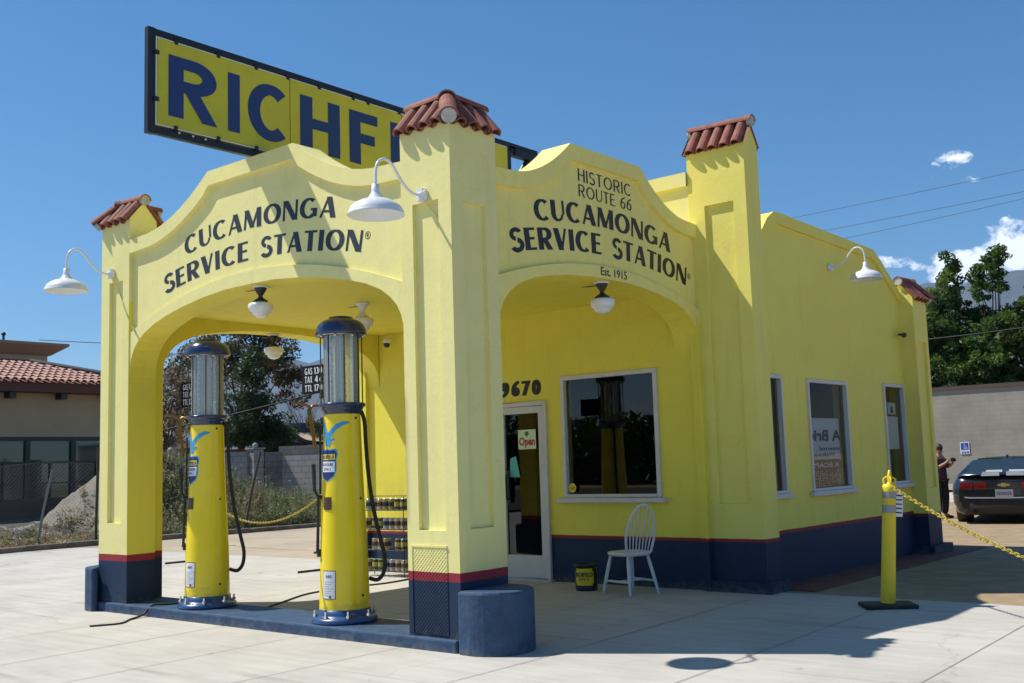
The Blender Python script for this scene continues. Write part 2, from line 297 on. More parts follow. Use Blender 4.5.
def glyph_polys(ch,K,Nn):
    S,W=glyph(ch,K,Nn); P=[]; J=[]
    for j,s in enumerate(S):
        J+=[j-1]*(len(P)-len(J))
        if s[0]=='l':
            _,x0,y0,x1,y1,w=s; P.append([(x0-w/2,y0),(x0+w/2,y0),(x1+w/2,y1),(x1-w/2,y1)])
        elif s[0]=='h':
            _,x0,x1,y,w=s; P.append([(x0,y-w/2),(x1,y-w/2),(x1,y+w/2),(x0,y+w/2)])
        else:
            _,cx,cy,rx,ry,a0,a1,w=s; n=max(8,int(abs(a1-a0)/9)); pr=None; i_=None
            for i in range(n+1):
                q=R(a0+(a1-a0)*i/n); c,s_=math.cos(q),math.sin(q)
                tx,ty=-rx*s_,ry*c; ln=math.hypot(tx,ty)
                if w=='u': ww=Nn+(K-Nn)*max(0,-c)**1.2
                elif w is None: ww=Nn+(K-Nn)*abs(ty/ln)**1.3
                else: ww=w
                x,y=cx+rx*c,cy+ry*s_; nx,ny=ty/ln,-tx/ln
                cur=((x+nx*ww/2,y+ny*ww/2),(x-nx*ww/2,y-ny*ww/2))
                if pr: P.append([pr[0],cur[0],cur[1],pr[1]])
                pr=cur
    J+=[len(S)-1]*(len(P)-len(J))
    return list(zip(P,J)),W
def put_text(mb,txt,place,u0,u1,cap,base=lambda u:0,K=.2,Nn=.1,gap=.13,slant=0,mi=0):
    """place(u,z,off) -> point; letters follow the curve base(u)"""
    Ws=[glyph(c,K,Nn)[1] for c in txt]; tot=sum(Ws)+gap*(len(txt)-1); sx=(u1-u0)/tot; u=u0
    for c,w in zip(txt,Ws):
        P,_=glyph_polys(c,K,Nn); uc=u+w*sx/2; zb=base(uc); e=.01; sl=(base(uc+e)-base(uc-e))/(2*e); an=math.atan(sl)
        for p,i in P:
            vs=[]
            for x,y in p:
                dx=(x-w/2)*sx+slant*y*cap; dz=y*cap
                vs.append(place(uc+dx*math.cos(an)-dz*math.sin(an), zb+dx*math.sin(an)+dz*math.cos(an), .0005*(i%7)))
            mb.add(vs,[tuple(range(len(vs)))],mi)
        u+=(w+gap)*sx
def font_text(mb,txt,place,u0,u1,z0,z1,bold=0,mi=0,mirror=False):
    cu=bpy.data.curves.new('t','FONT'); cu.body=txt; cu.offset=bold; cu.resolution_u=3
    o=bpy.data.objects.new('t',cu); COL.objects.link(o); dg=bpy.context.evaluated_depsgraph_get(); dg.update()
    me=bpy.data.meshes.new_from_object(o.evaluated_get(dg)); 
    vs=[v.co.copy() for v in me.vertices]; fs=[tuple(p.vertices) for p in me.polygons]
    bpy.data.objects.remove(o); bpy.data.curves.remove(cu); bpy.data.meshes.remove(me)
    if not vs: return
    x0=min(v.x for v in vs);x1=max(v.x for v in vs);y0=min(v.y for v in vs);y1=max(v.y for v in vs)
    out=[]
    for v in vs:
        a=(v.x-x0)/(x1-x0); 
        if mirror:a=1-a
        out.append(place(u0+(u1-u0)*a, z0+(z1-z0)*(v.y-y0)/(y1-y0),0))
    mb.add(out,fs,mi)

# ------------------------------------------------------------------ camera (standing in the forecourt)
cam=bpy.data.cameras.new('camera'); co=bpy.data.objects.new('camera',cam); COL.objects.link(co); sc.camera=co
cam.sensor_width=36; cam.lens=1076.2*36/1024; cam.clip_end=60000; cam.clip_start=.05
yaw,pit,rol=R(39.836),R(6.4706),R(-1.8163)
fwd=Vector((-math.sin(yaw)*math.cos(pit),math.cos(yaw)*math.cos(pit),math.sin(pit))); rt=Vector((math.cos(yaw),math.sin(yaw),0)); up=rt.cross(fwd)
r2=rt*math.cos(rol)+up*math.sin(rol); u2=-rt*math.sin(rol)+up*math.cos(rol)
co.matrix_world=Matrix.Translation((5.9187,-6.3634,1.469))@Matrix((r2,u2,-fwd)).transposed().to_4x4()

# ------------------------------------------------------------------ world, sun
SX,SY,SZ=.61,.31,-1.0
w=bpy.data.worlds.new('World'); sc.world=w; w.use_nodes=True; t=w.node_tree; L=t.links; bg=t.nodes['Background']
sky=N(t,'ShaderNodeTexSky'); sky.sky_type='NISHITA'; sky.sun_disc=False
el=math.atan2(1,math.hypot(SX,SY)); sky.sun_elevation=el; sky.sun_rotation=math.atan2(-SX,-SY)
sky.altitude=400; sky.air_density=1.0; sky.dust_density=.15; sky.ozone_density=5.0
tc=N(t,'ShaderNodeTexCoord'); d=tc.outputs['Generated']
mp=N(t,'ShaderNodeMapping'); mp.inputs['Scale'].default_value=(26,26,40); L.new(d,mp.inputs[0])
cn=N(t,'ShaderNodeTexNoise'); cn.inputs['Scale'].default_value=1.3; cn.inputs['Detail'].default_value=10; cn.inputs['Roughness'].default_value=.64; L.new(mp.outputs[0],cn.inputs['Vector'])
def blob(az,elv,wa,we):
    # soft mask round a sky direction
    v=Vector((math.sin(R(az))*math.cos(R(elv)),math.cos(R(az))*math.cos(R(elv)),math.sin(R(elv))))
    h=Vector((math.cos(R(az)),-math.sin(R(az)),0)); q=h.cross(v).normalized()
    def dd(vec,s):
        n=N(t,'ShaderNodeVectorMath',operation='DOT_PRODUCT'); L.new(d,n.inputs[0]); n.inputs[1].default_value=vec
        m_=N(t,'ShaderNodeMath',operation='DIVIDE'); L.new(n.outputs['Value'],m_.inputs[0]); m_.inputs[1].default_value=s; return m_.outputs[0]
    sb=N(t,'ShaderNodeVectorMath',operation='SUBTRACT')
    def sq(x,off):
        a=N(t,'ShaderNodeMath',operation='SUBTRACT'); L.new(x,a.inputs[0]); a.inputs[1].default_value=off
        b_=N(t,'ShaderNodeMath',operation='MULTIPLY'); L.new(a.outputs[0],b_.inputs[0]); L.new(a.outputs[0],b_.inputs[1]); return b_.outputs[0]
    A=sq(dd(h,math.sin(R(wa))),0); B=sq(dd(q,math.sin(R(we))),0)
    s=N(t,'ShaderNodeMath',operation='ADD'); L.new(A,s.inputs[0]); L.new(B,s.inputs[1])
    i=N(t,'ShaderNodeMath',operation='SUBTRACT'); i.inputs[0].default_value=1; L.new(s.outputs[0],i.inputs[1])
    f_=N(t,'ShaderNodeVectorMath',operation='DOT_PRODUCT'); L.new(d,f_.inputs[0]); f_.inputs[1].default_value=v
    g=N(t,'ShaderNodeMath',operation='GREATER_THAN'); L.new(f_.outputs['Value'],g.inputs[0]); g.inputs[1].default_value=.5
    k=N(t,'ShaderNodeMath',operation='MULTIPLY',use_clamp=True); L.new(i.outputs[0],k.inputs[0]); L.new(g.outputs[0],k.inputs[1]); return k.outputs[0]
acc=None
for (az,elv,wa,we,st) in ((-16.4,8.9,2.3,1.25,1.0),(-14.0,9.5,2.4,1.7,1.15),(-10.5,9.3,4,2.2,1.2),(-19.9,9.45,1.0,.55,.72),(-18.9,9.1,.6,.4,.55),(-16.8,14.1,1.0,.55,.46),(-17.5,13.3,.8,.4,.44),(-16.0,13.2,.6,.28,.45),(-2,12,9,3,1.0),(12,9,9,3,1.0)):
    b_=blob(az,elv,wa,we); m_=N(t,'ShaderNodeMath',operation='MULTIPLY'); L.new(b_,m_.inputs[0]); m_.inputs[1].default_value=st
    if acc is None: acc=m_.outputs[0]
    else:
        x=N(t,'ShaderNodeMath',operation='MAXIMUM'); L.new(acc,x.inputs[0]); L.new(m_.outputs[0],x.inputs[1]); acc=x.outputs[0]
cm=N(t,'ShaderNodeMath',operation='MULTIPLY_ADD'); cx_=N(t,'ShaderNodeMath',operation='MULTIPLY_ADD'); cx_.inputs[1].default_value=2.3; cx_.inputs[2].default_value=-.65; L.new(cn.outputs['Fac'],cx_.inputs[0]); L.new(acc,cm.inputs[0]); cm.inputs[1].default_value=.62; L.new(cx_.outputs[0],cm.inputs[2])
cr=N(t,'ShaderNodeValToRGB'); cr.color_ramp.elements[0].position=.70; cr.color_ramp.elements[1].position=1.12; cr.color_ramp.elements[1].color=(.95,.95,.95,1); L.new(cm.outputs[0],cr.inputs[0])
gm=N(t,'ShaderNodeMath',operation='GREATER_THAN'); L.new(acc,gm.inputs[0]); gm.inputs[1].default_value=.001
cf=N(t,'ShaderNodeMath',operation='MULTIPLY'); L.new(cr.outputs[0],cf.inputs[0]); L.new(gm.outputs[0],cf.inputs[1])
cmix=N(t,'ShaderNodeMix',data_type='RGBA'); L.new(cf.outputs[0],cmix.inputs[0]); hs=N(t,'ShaderNodeHueSaturation'); hs.inputs['Saturation'].default_value=1.2; hs.inputs['Hue'].default_value=.494; hs.inputs['Value'].default_value=.74; L.new(sky.outputs[0],hs.inputs['Color']); L.new(hs.outputs[0],cmix.inputs[6]); cmix.inputs[7].default_value=(8.5,9.0,9.8,1)
L.new(cmix.outputs[2],bg.inputs[0]); bg.inputs[1].default_value=.115
sun=bpy.data.lights.new('sun','SUN'); sun.energy=4.3; sun.angle=R(.53); sun.color=(1,.955,.88)
so=bpy.data.objects.new('sun',sun); COL.objects.link(so); so.rotation_euler=Vector((SX,SY,SZ)).to_track_quat('-Z','Y').to_euler()
sc.view_settings.view_transform='Standard'; sc.view_settings.look='None'; sc.view_settings.exposure=.52; sc.view_settings.gamma=1
sc.cycles.max_bounces=8; sc.cycles.transparent_max_bounces=16; sc.cycles.use_denoising=True

# ------------------------------------------------------------------ ground
def sheet(mb,x0,x1,y0,y1,off,mi=0):
    ys=[y0]+[y for y in (0,3.84) if y0<y<y1]+[y1]
    for a,b in zip(ys,ys[1:]): mb.quad((x0,a,gz(a)+off),(x1,a,gz(a)+off),(x1,b,gz(b)+off),(x0,b,gz(b)+off),mi)
mb=MB(); sheet(mb,-9000,9000,-9000,12000,-.004); tag(mb.obj('ground',DIRT),kind='structure')
mb=MB()
sheet(mb,-15.3,24,-40,4.16,0); sheet(mb,-15.3,-6.6,4.16,5.0,0)
tag(mb.obj('concrete_pavement',CONC),kind='structure')
mb=MB()
for x in (-12.2,-9.2,-6.6,-4.35,-3.0,-1.82,-.62,.70,2.03,3.38,4.70,6.05,7.4):
    y1=4.15
    sk=.12 if x<-1 else .02
    # hairline gaps between the poured strips
    n=14; ys=[-16+(y1+16)*i/n for i in range(n+1)]
    for a,b in zip(ys,ys[1:]):
        xa=x-sk*(a+1)*.6; xb=x-sk*(b+1)*.6; ww=.0022+.0018*rnd.random()
        mb.quad((xa-ww,a,gz(a)+.004),(xa+ww,a,gz(a)+.004),(xb+ww,b,gz(b)+.004),(xb-ww,b,gz(b)+.004))
tag(mb.obj('pavement_joints',JOINT),kind='structure')
mb=MB(); sheet(mb,-15.3,-6.6,5.004,60,0); sheet(mb,-6.6,-6.3,4.164,60,0); tag(mb.obj('tan_pavement',TANC),kind='structure')
mb=MB(); sheet(mb,-16,24,24,33,0); tag(mb.obj('parking_pavement',CONC),kind='structure')
mb=MB(); mb.box(.40,.98,4.35,10.1,.0,.062); tag(mb.obj('red_walkway',REDC,bevel=.01),kind='structure')
mb=MB()
for i in range(22):
    y=3.0+i*.9; mb.box(-15.55,-15.3,y,y+.895,-.05,.14+.02*rnd.random())
KERB=mat('old_kerb',(.20,.17,.14),.9,col2=(.09,.07,.055),vscale=4,bump=.5)
tag(mb.obj('kerb',KERB,bevel=.02),kind='structure')

# ------------------------------------------------------------------ the service station
W=5.50; PF=.583; T=.34; D=3.98
st=empty('service_station',(-2.75,D,0),'bright yellow stucco service station with arched canopy, navy base and red stripe','building')
def cat_interp(pts,u):
    for (a,za),(b,zb) in zip(pts,pts[1:]):
        if u<=b: return za+(zb-za)*(u-a)/(b-a) if b>a else zb
    return pts[-1][1]
def smooth_curve(a,za,b,zb,n=10):
    # ogee from a flat shoulder into a steep kink
    out=[]
    for i in range(n+1):
        s=i/n; out.append((a+(b-a)*s, za+(zb-za)*(s**1.9)))
    return out
def facade(u0,u1,zt_pts,arch_half,label,place,thick=T,coping=.15):
    """slab with an arched opening, a raised arch band and a raised coping; returns MB"""
    mb=MB(); c=(u0+u1)/2
    us=set([round(u,4) for u,_ in zt_pts]); us|=set(round(c+s*u,4) for u,_ in arch_half for s in(-1,1))
    us|=set(round(u0+(u1-u0)*i/40,4) for i in range(41))
    us=sorted(u for u in us if u0-1e-6<=u<=u1+1e-6)
    zb=lambda u:cat_interp(arch_half,abs(u-c)); zt=lambda u:cat_interp(zt_pts,u)
    lab=lambda u:max(zb(u)+.05,label[0]-label[1]*(abs(u-c)/((u1-u0)/2))**2)
    def slope(u): e=.01; return (zt(min(u1,u+e))-zt(max(u0,u-e)))/(2*e)
    P=place; A=.05
    for a,b in zip(us,us[1:]):
        ca,cb=coping*math.hypot(1,slope(a)),coping*math.hypot(1,slope(b))
        ca=min(ca,.30);cb=min(cb,.30)
        la,lb=lab(a),lab(b)
        # recessed panel
        mb.quad(P(a,A,la),P(b,A,lb),P(b,A,zt(b)-cb),P(a,A,zt(a)-ca))
        # band
        bd=.012
        mb.quad(P(a,bd,zb(a)),P(b,bd,zb(b)),P(b,bd,lb),P(a,bd,la)); mb.quad(P(a,bd,la),P(b,bd,lb),P(b,A,lb),P(a,A,la))
        # coping
        mb.quad(P(a,0,zt(a)-ca),P(b,0,zt(b)-cb),P(b,0,zt(b)),P(a,0,zt(a))); mb.quad(P(a,0,zt(a)-ca),P(b,0,zt(b)-cb),P(b,A,zt(b)-cb),P(a,A,zt(a)-ca))
        mb.quad(P(a,0,zt(a)),P(b,0,zt(b)),P(b,thick,zt(b)),P(a,thick,zt(a)))   # top
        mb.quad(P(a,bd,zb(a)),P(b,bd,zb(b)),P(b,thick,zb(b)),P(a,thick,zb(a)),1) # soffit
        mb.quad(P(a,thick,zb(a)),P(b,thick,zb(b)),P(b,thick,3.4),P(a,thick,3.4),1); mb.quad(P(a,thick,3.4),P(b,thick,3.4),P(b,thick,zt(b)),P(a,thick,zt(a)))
    return mb
def top_profile(u0,u1,k0,k1,zs,zk,fl=.25):
    L_=[(u0,zs),(u0+fl,zs+.01)]+smooth_curve(u0+fl,zs+.01,k0,zk)[1:]+[(k1,zk)]
    R_=[(u1-(a-u0)*(u1-k1)/(k0-u0),z) for a,z in reversed(([(u0,zs),(u0+fl,zs+.01)]+smooth_curve(u0+fl,zs+.01,k0,zk)[1:])[:-1])]
    return L_+R_
front_arch=[(0,3.305),(.4,3.30),(.8,3.265),(1.15,3.215),(1.45,3.155),(1.7,3.085),(1.88,3.01),(2.0,2.93),(2.08,2.85),(2.13,2.76),(2.155,2.67),(2.167,2.55)]
side_arch=[(u*1.043,z) for u,z in [(0,3.235),(.3,3.23),(.6,3.21),(.9,3.17),(1.15,3.12),(1.35,3.045),(1.48,2.96),(1.56,2.87),(1.605,2.78),(1.625,2.68),(1.63,2.55)]]
xf0,xf1=-W+PF,-PF
prof_f=top_profile(xf0,xf1,-3.43,-2.04,4.09,4.575)
PLf=lambda u,d,z:(u,d,z)
ff=facade(xf0,xf1,prof_f,front_arch,(3.44,.40),PLf).obj('front_facade',[YPAINT,YSHADE],st)
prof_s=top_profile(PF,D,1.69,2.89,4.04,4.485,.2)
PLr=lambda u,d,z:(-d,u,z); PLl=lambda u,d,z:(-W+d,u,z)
fr=facade(PF,D,prof_s,side_arch,(3.355,.27),PLr).obj('side_facade',[YSIDE,YSHADE],st)
fl=facade(PF,D,prof_s,side_arch,(3.355,.27),PLl).obj('side_facade',[YPAINT,YSHADE],st)
# painted lettering
mb=MB(); pl=lambda u,z,o:(u,.0485-o,z)
cb=lambda u:3.868-.074*(u+2.70)**2
put_text(mb,'CUCAMONGA',pl,-3.90,-1.49,.195,cb,K=.24,Nn=.11,gap=.09,slant=.02)
mb.obj('lettering',LETTER,ff); mb=MB()
sb=lambda u:3.556-.066*(u+2.75)**2
put_text(mb,'SERVICE',pl,-4.27,-2.80,.195,sb,K=.25,Nn=.11,gap=.09,slant=.02)
put_text(mb,'STATION',pl,-2.60,-1.155,.195,sb,K=.25,Nn=.11,gap=.085,slant=.02)
ring=[(math.cos(R(a)),math.sin(R(a))) for a in range(0,361,24)]
def reg_mark(mb,pl,u,z,r):
    for (a,b),(c,d_) in zip(ring,ring[1:]): mb.quad(pl(u+a*r,z+b*r,0),pl(u+c*r,z+d_*r,0),pl(u+c*r*.8,z+d_*r*.8,0),pl(u+a*r*.8,z+b*r*.8,0))
    put_text(mb,'R',pl,u-r*.35,u+r*.4,r*1.0,lambda u:z-r*.5,K=.2,Nn=.14)
reg_mark(mb,pl,-1.06,3.525,.036)
mb.obj('lettering',LETTER,ff)
mb=MB(); pl=lambda u,z,o:(-.0485+o,u,z)
put_text(mb,'CUCAMONGA',pl,1.17,3.49,.20,lambda u:3.752-.068*(u-2.34)**2,K=.255,Nn=.115,gap=.08)
mb.obj('lettering',BLACKL,fr); mb=MB()
sb=lambda u:3.478-.066*(u-2.34)**2
put_text(mb,'SERVICE',pl,.83,2.21,.205,sb,K=.265,Nn=.115,gap=.08)
put_text(mb,'STATION',pl,2.40,3.78,.20,sb,K=.255,Nn=.115,gap=.08)
reg_mark(mb,pl,3.795+.06,3.45,.034); mb.obj('lettering',BLACKL,fr); mb=MB()
put_text(mb,'HISTORIC',pl,1.86,2.775,.125,lambda u:4.158,K=.16,Nn=.09,gap=.15)
put_text(mb,'ROUTE 66',pl,1.86,2.775,.122,lambda u:4.005,K=.16,Nn=.09,gap=.15)
mb.obj('lettering',BLACKL,fr); mb=MB()
pl2=lambda u,z,o:(-.008,u,z)
font_text(mb,'Est. 1915',pl2,2.125,2.575,3.262,3.345,bold=.008)
mb.obj('lettering',BLACKL,fr)

def face_rec(mb,P0,ud,n,w_,z0,z1,rec=None,mi=0):
    P0=Vector(P0);ud=Vector(ud);n=Vector(n)
    p=lambda u,z,dp=0: P0+ud*u-n*dp+Vector((0,0,z))
    if not rec: mb.quad(p(0,z0),p(w_,z0),p(w_,z1),p(0,z1),mi); return
    u0,u1,a,b,dp=rec
    mb.quad(p(0,z0),p(w_,z0),p(w_,a),p(0,a),mi); mb.quad(p(0,b),p(w_,b),p(w_,z1),p(0,z1),mi)
    mb.quad(p(0,a),p(u0,a),p(u0,b),p(0,b),mi); mb.quad(p(u1,a),p(w_,a),p(w_,b),p(u1,b),mi)
    mb.quad(p(u0,a),p(u0,b),p(u0,b,dp),p(u0,a,dp),mi); mb.quad(p(u1,a),p(u1,b),p(u1,b,dp),p(u1,a,dp),mi)
    mb.quad(p(u0,a),p(u1,a),p(u1,a,dp),p(u0,a,dp),mi); mb.quad(p(u0,b),p(u1,b),p(u1,b,dp),p(u0,b,dp),mi)
    mb.quad(p(u0,a,dp),p(u1,a,dp),p(u1,b,dp),p(u0,b,dp),mi)
def half_tile(mb,a,b,upv,r0,r1,n=7,thick=.014,mi=0,a0=0,a1=180):
    a=Vector(a);b=Vector(b);t_=(b-a).normalized();upv=Vector(upv);s=t_.cross(upv).normalized();u_=s.cross(t_).normalized()
    vs=[];fs=[]
    for (c,r) in ((a,r0),(b,r1)):
        for rr in (r,r-thick):
            for i in range(n+1):
                q=R(a0+(a1-a0)*i/n); vs.append(c+s*math.cos(q)*rr+u_*math.sin(q)*rr)
    m=n+1
    for i in range(n):
        fs+=[(i,i+1,2*m+i+1,2*m+i),(m+i,3*m+i,3*m+i+1,m+i+1),(i,m+i,m+i+1,i+1)]
    mb.add(vs,fs,mi,False)
def disc(mb,c,nrm,r,mi=1,n=16,half=False):
    c=Vector(c);nrm=Vector(nrm).normalized(); a=nrm.cross(Vector((0,0,1))).normalized(); b=a.cross(nrm).normalized()
    if b.z<0:b=-b
    pts=[c+a*math.cos(2*math.pi*i/n)*r+b*math.sin(2*math.pi*i/n)*r for i in range(n)]
    mb.add(pts,[tuple(range(n))],mi)
    q=[p-nrm*.05 for p in pts]; mb.add(pts+q,[(i,(i+1)%n,n+(i+1)%n,n+i) for i in range(n)],mi)

def leg_roof(O,ax,ix,length,z0,z1,half,corner=True,n=4,over=.03):
    """tiled leg: outer corner O, runs along ax, outward normal is -ix; eave on the outer side"""
    mb=MB(); O=Vector(O); ax=Vector(ax); ix=Vector(ix); U=Vector((0,0,1)); rise=z1-z0
    P=lambda a,i,z: O+ax*a+ix*i+U*z
    eo=-over; slope=rise/half; ze=z0-over*slope
    s0=-over if corner else -.03
    # base slopes
    if corner: mb.add([P(-over,-over,ze),P(length+.02,-over,ze),P(length+.02,half,z1),P(half,half,z1)],[(0,1,2,3)])
    else: mb.quad(P(-.03,-over,ze),P(length+.03,-over,ze),P(length+.03,half,z1),P(-.03,half,z1))
    st_=2*half if corner else -.03
    mb.quad(P(st_-.0,half,z1),P(length+.02,half,z1),P(length+.02,2*half+over,ze),P(st_,2*half+over,ze))
    pitch=length/n
    for k in range(n):
        a=(k+.5)*pitch if not corner else .03+(k+.5)*pitch
        top=half if (not corner or a>half) else max(0.0,a-.02)
        jj=rnd.uniform(-.006,.006)
        lift=.012
        half_tile(mb,P(a+jj,-over-.012+rnd.uniform(-.008,.008),ze-.02+lift),P(a,top,z0+top*slope+lift),U,.066,.054)
        half_tile(mb,P(a-pitch/2,-over-.01,ze+.012),P(a-pitch/2,top*.98,z0+top*slope+.012),-U,.05,.045,a0=10,a1=170)
        if a>st_: half_tile(mb,P(a,2*half+over+.03,ze-.01),P(a,half,z1+lift),U,.056,.046)
    # ridge
    a0=half if corner else -.04
    half_tile(mb,P(length+.05,half,z1+.01),P(a0,half,z1+.035),U,.072,.062,n=9)
    disc(mb,P(length+.045,half,z1+.012),ax,.058)
    if not corner: disc(mb,P(-.04,half,z1+.012),-ax,.055)
    return mb
def hip(O,ax,ix,half,z0,z1,over=.03):
    mb=MB(); O=Vector(O); ax=Vector(ax); ix=Vector(ix); U=Vector((0,0,1)); slope=(z1-z0)/half
    a=O-(ax+ix)*(over+.03)+U*(z0-(over)*slope+.02); b=O+(ax+ix)*half+U*(z1+.03)
    half_tile(mb,a,b,U,.082,.072,n=9); nrm=(a-b); disc(mb,a+nrm.normalized()*.0,nrm,.066)
    half_tile(mb,b+Vector((0,0,-.03))-(ax+ix)*.06,b+Vector((0,0,-.012))+(ax+ix)*.03,U,.084,.076,n=9)
    return mb
def merge(a,b):
    n=len(a.v); a.v+=b.v; a.f+=[[i+n for i in f] for f in b.f]; a.m+=b.m; a.sm+=b.sm
def corner_pillar(O,ax,ay,lx,ly,zt,zr,recx,recy,zb=0.0,inner=True,name='corner_pillar',thick=T):
    """L plan: O outer corner, ax/ay inward directions"""
    mb=MB(); O=Vector(O); ax=Vector(ax); ay=Vector(ay)
    face_rec(mb,O,ax,-ay,lx,zb,zt,recx); face_rec(mb,O,ay,-ax,ly,zb,zt,recy)
    q=[O+ax*lx,O+ax*lx+ay*thick,O+ax*thick+ay*thick,O+ax*thick+ay*ly,O+ay*ly]
    for a,b in zip(q,q[1:]): mb.quad(a+Vector((0,0,zb)),b+Vector((0,0,zb)),b+Vector((0,0,3.4)),a+Vector((0,0,3.4)),1); mb.quad(a+Vector((0,0,3.4)),b+Vector((0,0,3.4)),b+Vector((0,0,zt)),a+Vector((0,0,zt)))
    U=Vector((0,0,1)); h=thick/2
    for (A,B,l,m_) in ((ax,ay,lx,h),(ay,ax,ly,h)):
        # gable core under the tiles
        a0,a1,a2=O+A*l+U*zt,O+A*l+B*thick+U*zt,O+A*l+B*h+U*(zr-.01)
        c0,c1,c2=O+U*zt,O+A*thick+B*thick+U*zt,O+A*h+B*h+U*(zr-.01)
        mb.add([a0,a1,a2,c0,c1,c2],[(0,1,2),(0,2,5,3),(1,4,5,2)])
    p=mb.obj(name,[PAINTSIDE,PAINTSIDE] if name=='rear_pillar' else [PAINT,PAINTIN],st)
    m1=leg_roof(O,ax,ay,lx,zt,zr,h); merge(m1,leg_roof(O,ay,ax,ly,zt,zr,h)); merge(m1,hip(O,ax,ay,h,zt,zr))
    m1.obj('tile_cap',[TILE,MORTAR],p)
    return p
X=(1,0,0);Y=(0,1,0);mX=(-1,0,0);mY=(0,-1,0)
cp=corner_pillar((0,0,0),mX,Y,PF,PF,4.35,4.555,(.143,.447,.95,3.68,.04),(.145,.432,.955,3.66,.04))
cp2=corner_pillar((-W,0,0),X,Y,PF,PF,4.35,4.555,(.17,.455,.955,3.65,.04),(.145,.432,.955,3.66,.04))
# diamond plate access panel at the foot of the corner pillar
mb=MB(); x0,x1,z0,z1=-.520,-.135,.125,.815
mb.box(x0,x1,-.006,-.001,z0,z1)
n=0
for k in range(-24,40):
    for sgn in (1,-1):
        # raised lozenge ribs
        c=x0+k*.034
        pts=[]
        z_s,z_e=z0+.01,z1-.01
        xa=c if sgn>0 else c+.0; xb=xa+sgn*(z_e-z_s)
        # clip to panel
        def clip(xa,xb):
            t0,t1=0,1; dx=xb-xa
            for lo in (x0+.01,):
                pass
            ta=(x0+.01-xa)/dx; tb=(x1-.01-xa)/dx
            lo,hi=min(ta,tb),max(ta,tb); return max(0,lo),min(1,hi)
        a,b=clip(xa,xb)
        if b-a>.03:
            A=Vector((xa+(xb-xa)*a,-.006,z_s+(z_e-z_s)*a)); B=Vector((xa+(xb-xa)*b,-.006,z_s+(z_e-z_s)*b)); s=Vector((sgn*.0028,0,-.0028)); o_=Vector((0,-.0035-.0004*(sgn>0),0))
            mb.add([A+s,A-s,A+o_,B+s,B-s,B+o_],[(0,2,5,3),(2,1,4,5)])
mb.obj('access_plate',PAINT,cp)
mb=MB(); 
for (a,b,c,d_) in ((x0-.02,x1,z1,z1+.015),(x0-.02,x0,z0,z1)): mb.box(a,b,-.014,-.001,c,d_)
mb.obj('plate_frame',PAINT,cp)

# office: front pillars with tiled caps
def office_pillar(x0,x1,y0,y1,zt,zr,rec,out):
    mb=MB(); face_rec(mb,(x0,y0,0),X,mY,x1-x0,0,zt,rec)
    for xx in (x0,x1):
        mb.quad((xx,y0,0),(xx,y1,0),(xx,y1,zt),(xx,y0,zt)); mb.add([(xx,y0,zt),(xx,y1,zt),(xx,(y0+y1)/2,zr-.01)],[(0,1,2)])
    mb.quad((x0,y1,0),(x1,y1,0),(x1,y1,zt),(x0,y1,zt)); ym=(y0+y1)/2
    mb.quad((x0,y0,zt),(x1,y0,zt),(x1,ym,zr-.01),(x0,ym,zr-.01)); mb.quad((x0,y1,zt),(x1,y1,zt),(x1,ym,zr-.01),(x0,ym,zr-.01))
    # flared foot and skirting
    xa,xb=(x0,x1+.07) if out>0 else (x0-.07,x1)
    mb.box(xa,xb,y0-.06,y1+.05,0,.17)
    p=mb.obj('office_pillar',PAINTSIDE,st)
    m1=leg_roof((x0,y0,0),X,Y,x1-x0,zt,zr,(y1-y0)/2,corner=False,n=5,over=.018); m1.obj('tile_cap',[TILE,MORTAR],p)
    return p
office_pillar(-.08,.628,D,D+.32,4.868,5.10,(.197,.553,.97,4.227,.035),1)
office_pillar(-W-.628,-W+.08,D,D+.32,4.868,5.10,(.155,.511,.97,4.227,.035),-1)
YR=9.35
def rear_pillar(O,ax):
    return corner_pillar(O,ax,mY,.50,.52,3.64,3.86,None,(.10,.42,.95,3.0,.035),name='rear_pillar')
rp=rear_pillar((.628,YR,0),mX); rear_pillar((-W-.628,YR,0),X)
mb=MB(); mb.box(.30,.73,8.70,9.45,0,.17); mb.obj('skirting',PAINTSIDE,rp)
def wall_open(mb,place,u0,u1,z0,zt,opens,thick,mi=0):
    """wall in (u,z) with rectangular openings; zt may be a function"""
    f=zt if callable(zt) else (lambda u:zt)
    us=sorted(set([u0,u1]+[o[0] for o in opens]+[o[1] for o in opens]+([u0+(u1-u0)*i/60 for i in range(61)] if callable(zt) else [])))
    P=place
    for a,b in zip(us,us[1:]):
        m=(a+b)/2; os_=[o for o in opens if o[0]-1e-6<m<o[1]+1e-6]; spans=[]; z=z0
        for o in sorted(os_,key=lambda o:o[2]): spans.append((z,z,o[2],o[2])); z=o[3]
        spans.append((z,z,f(a),f(b)))
        for (za,zb_,zc,zd) in spans:
            if zc-za<1e-4: continue
            for dd in (0,thick): mb.quad(P(a,dd,za),P(b,dd,zb_),P(b,dd,zd),P(a,dd,zc),mi)
        mb.quad(P(a,0,f(a)),P(b,0,f(b)),P(b,thick,f(b)),P(a,thick,f(a)),mi)
    for (a,b,za,zb_) in opens:
        mb.quad(P(a,0,za),P(a,thick,za),P(a,thick,zb_),P(a,0,zb_),mi); mb.quad(P(b,0,za),P(b,thick,za),P(b,thick,zb_),P(b,0,zb_),mi)
        mb.quad(P(a,0,za),P(b,0,za),P(b,thick,za),P(a,thick,za),mi); mb.quad(P(a,0,zb_),P(b,0,zb_),P(b,thick,zb_),P(a,thick,zb_),mi)
    for u in (u0,u1): mb.quad(P(u,0,z0),P(u,thick,z0),P(u,thick,f(u)),P(u,0,f(u)),mi)
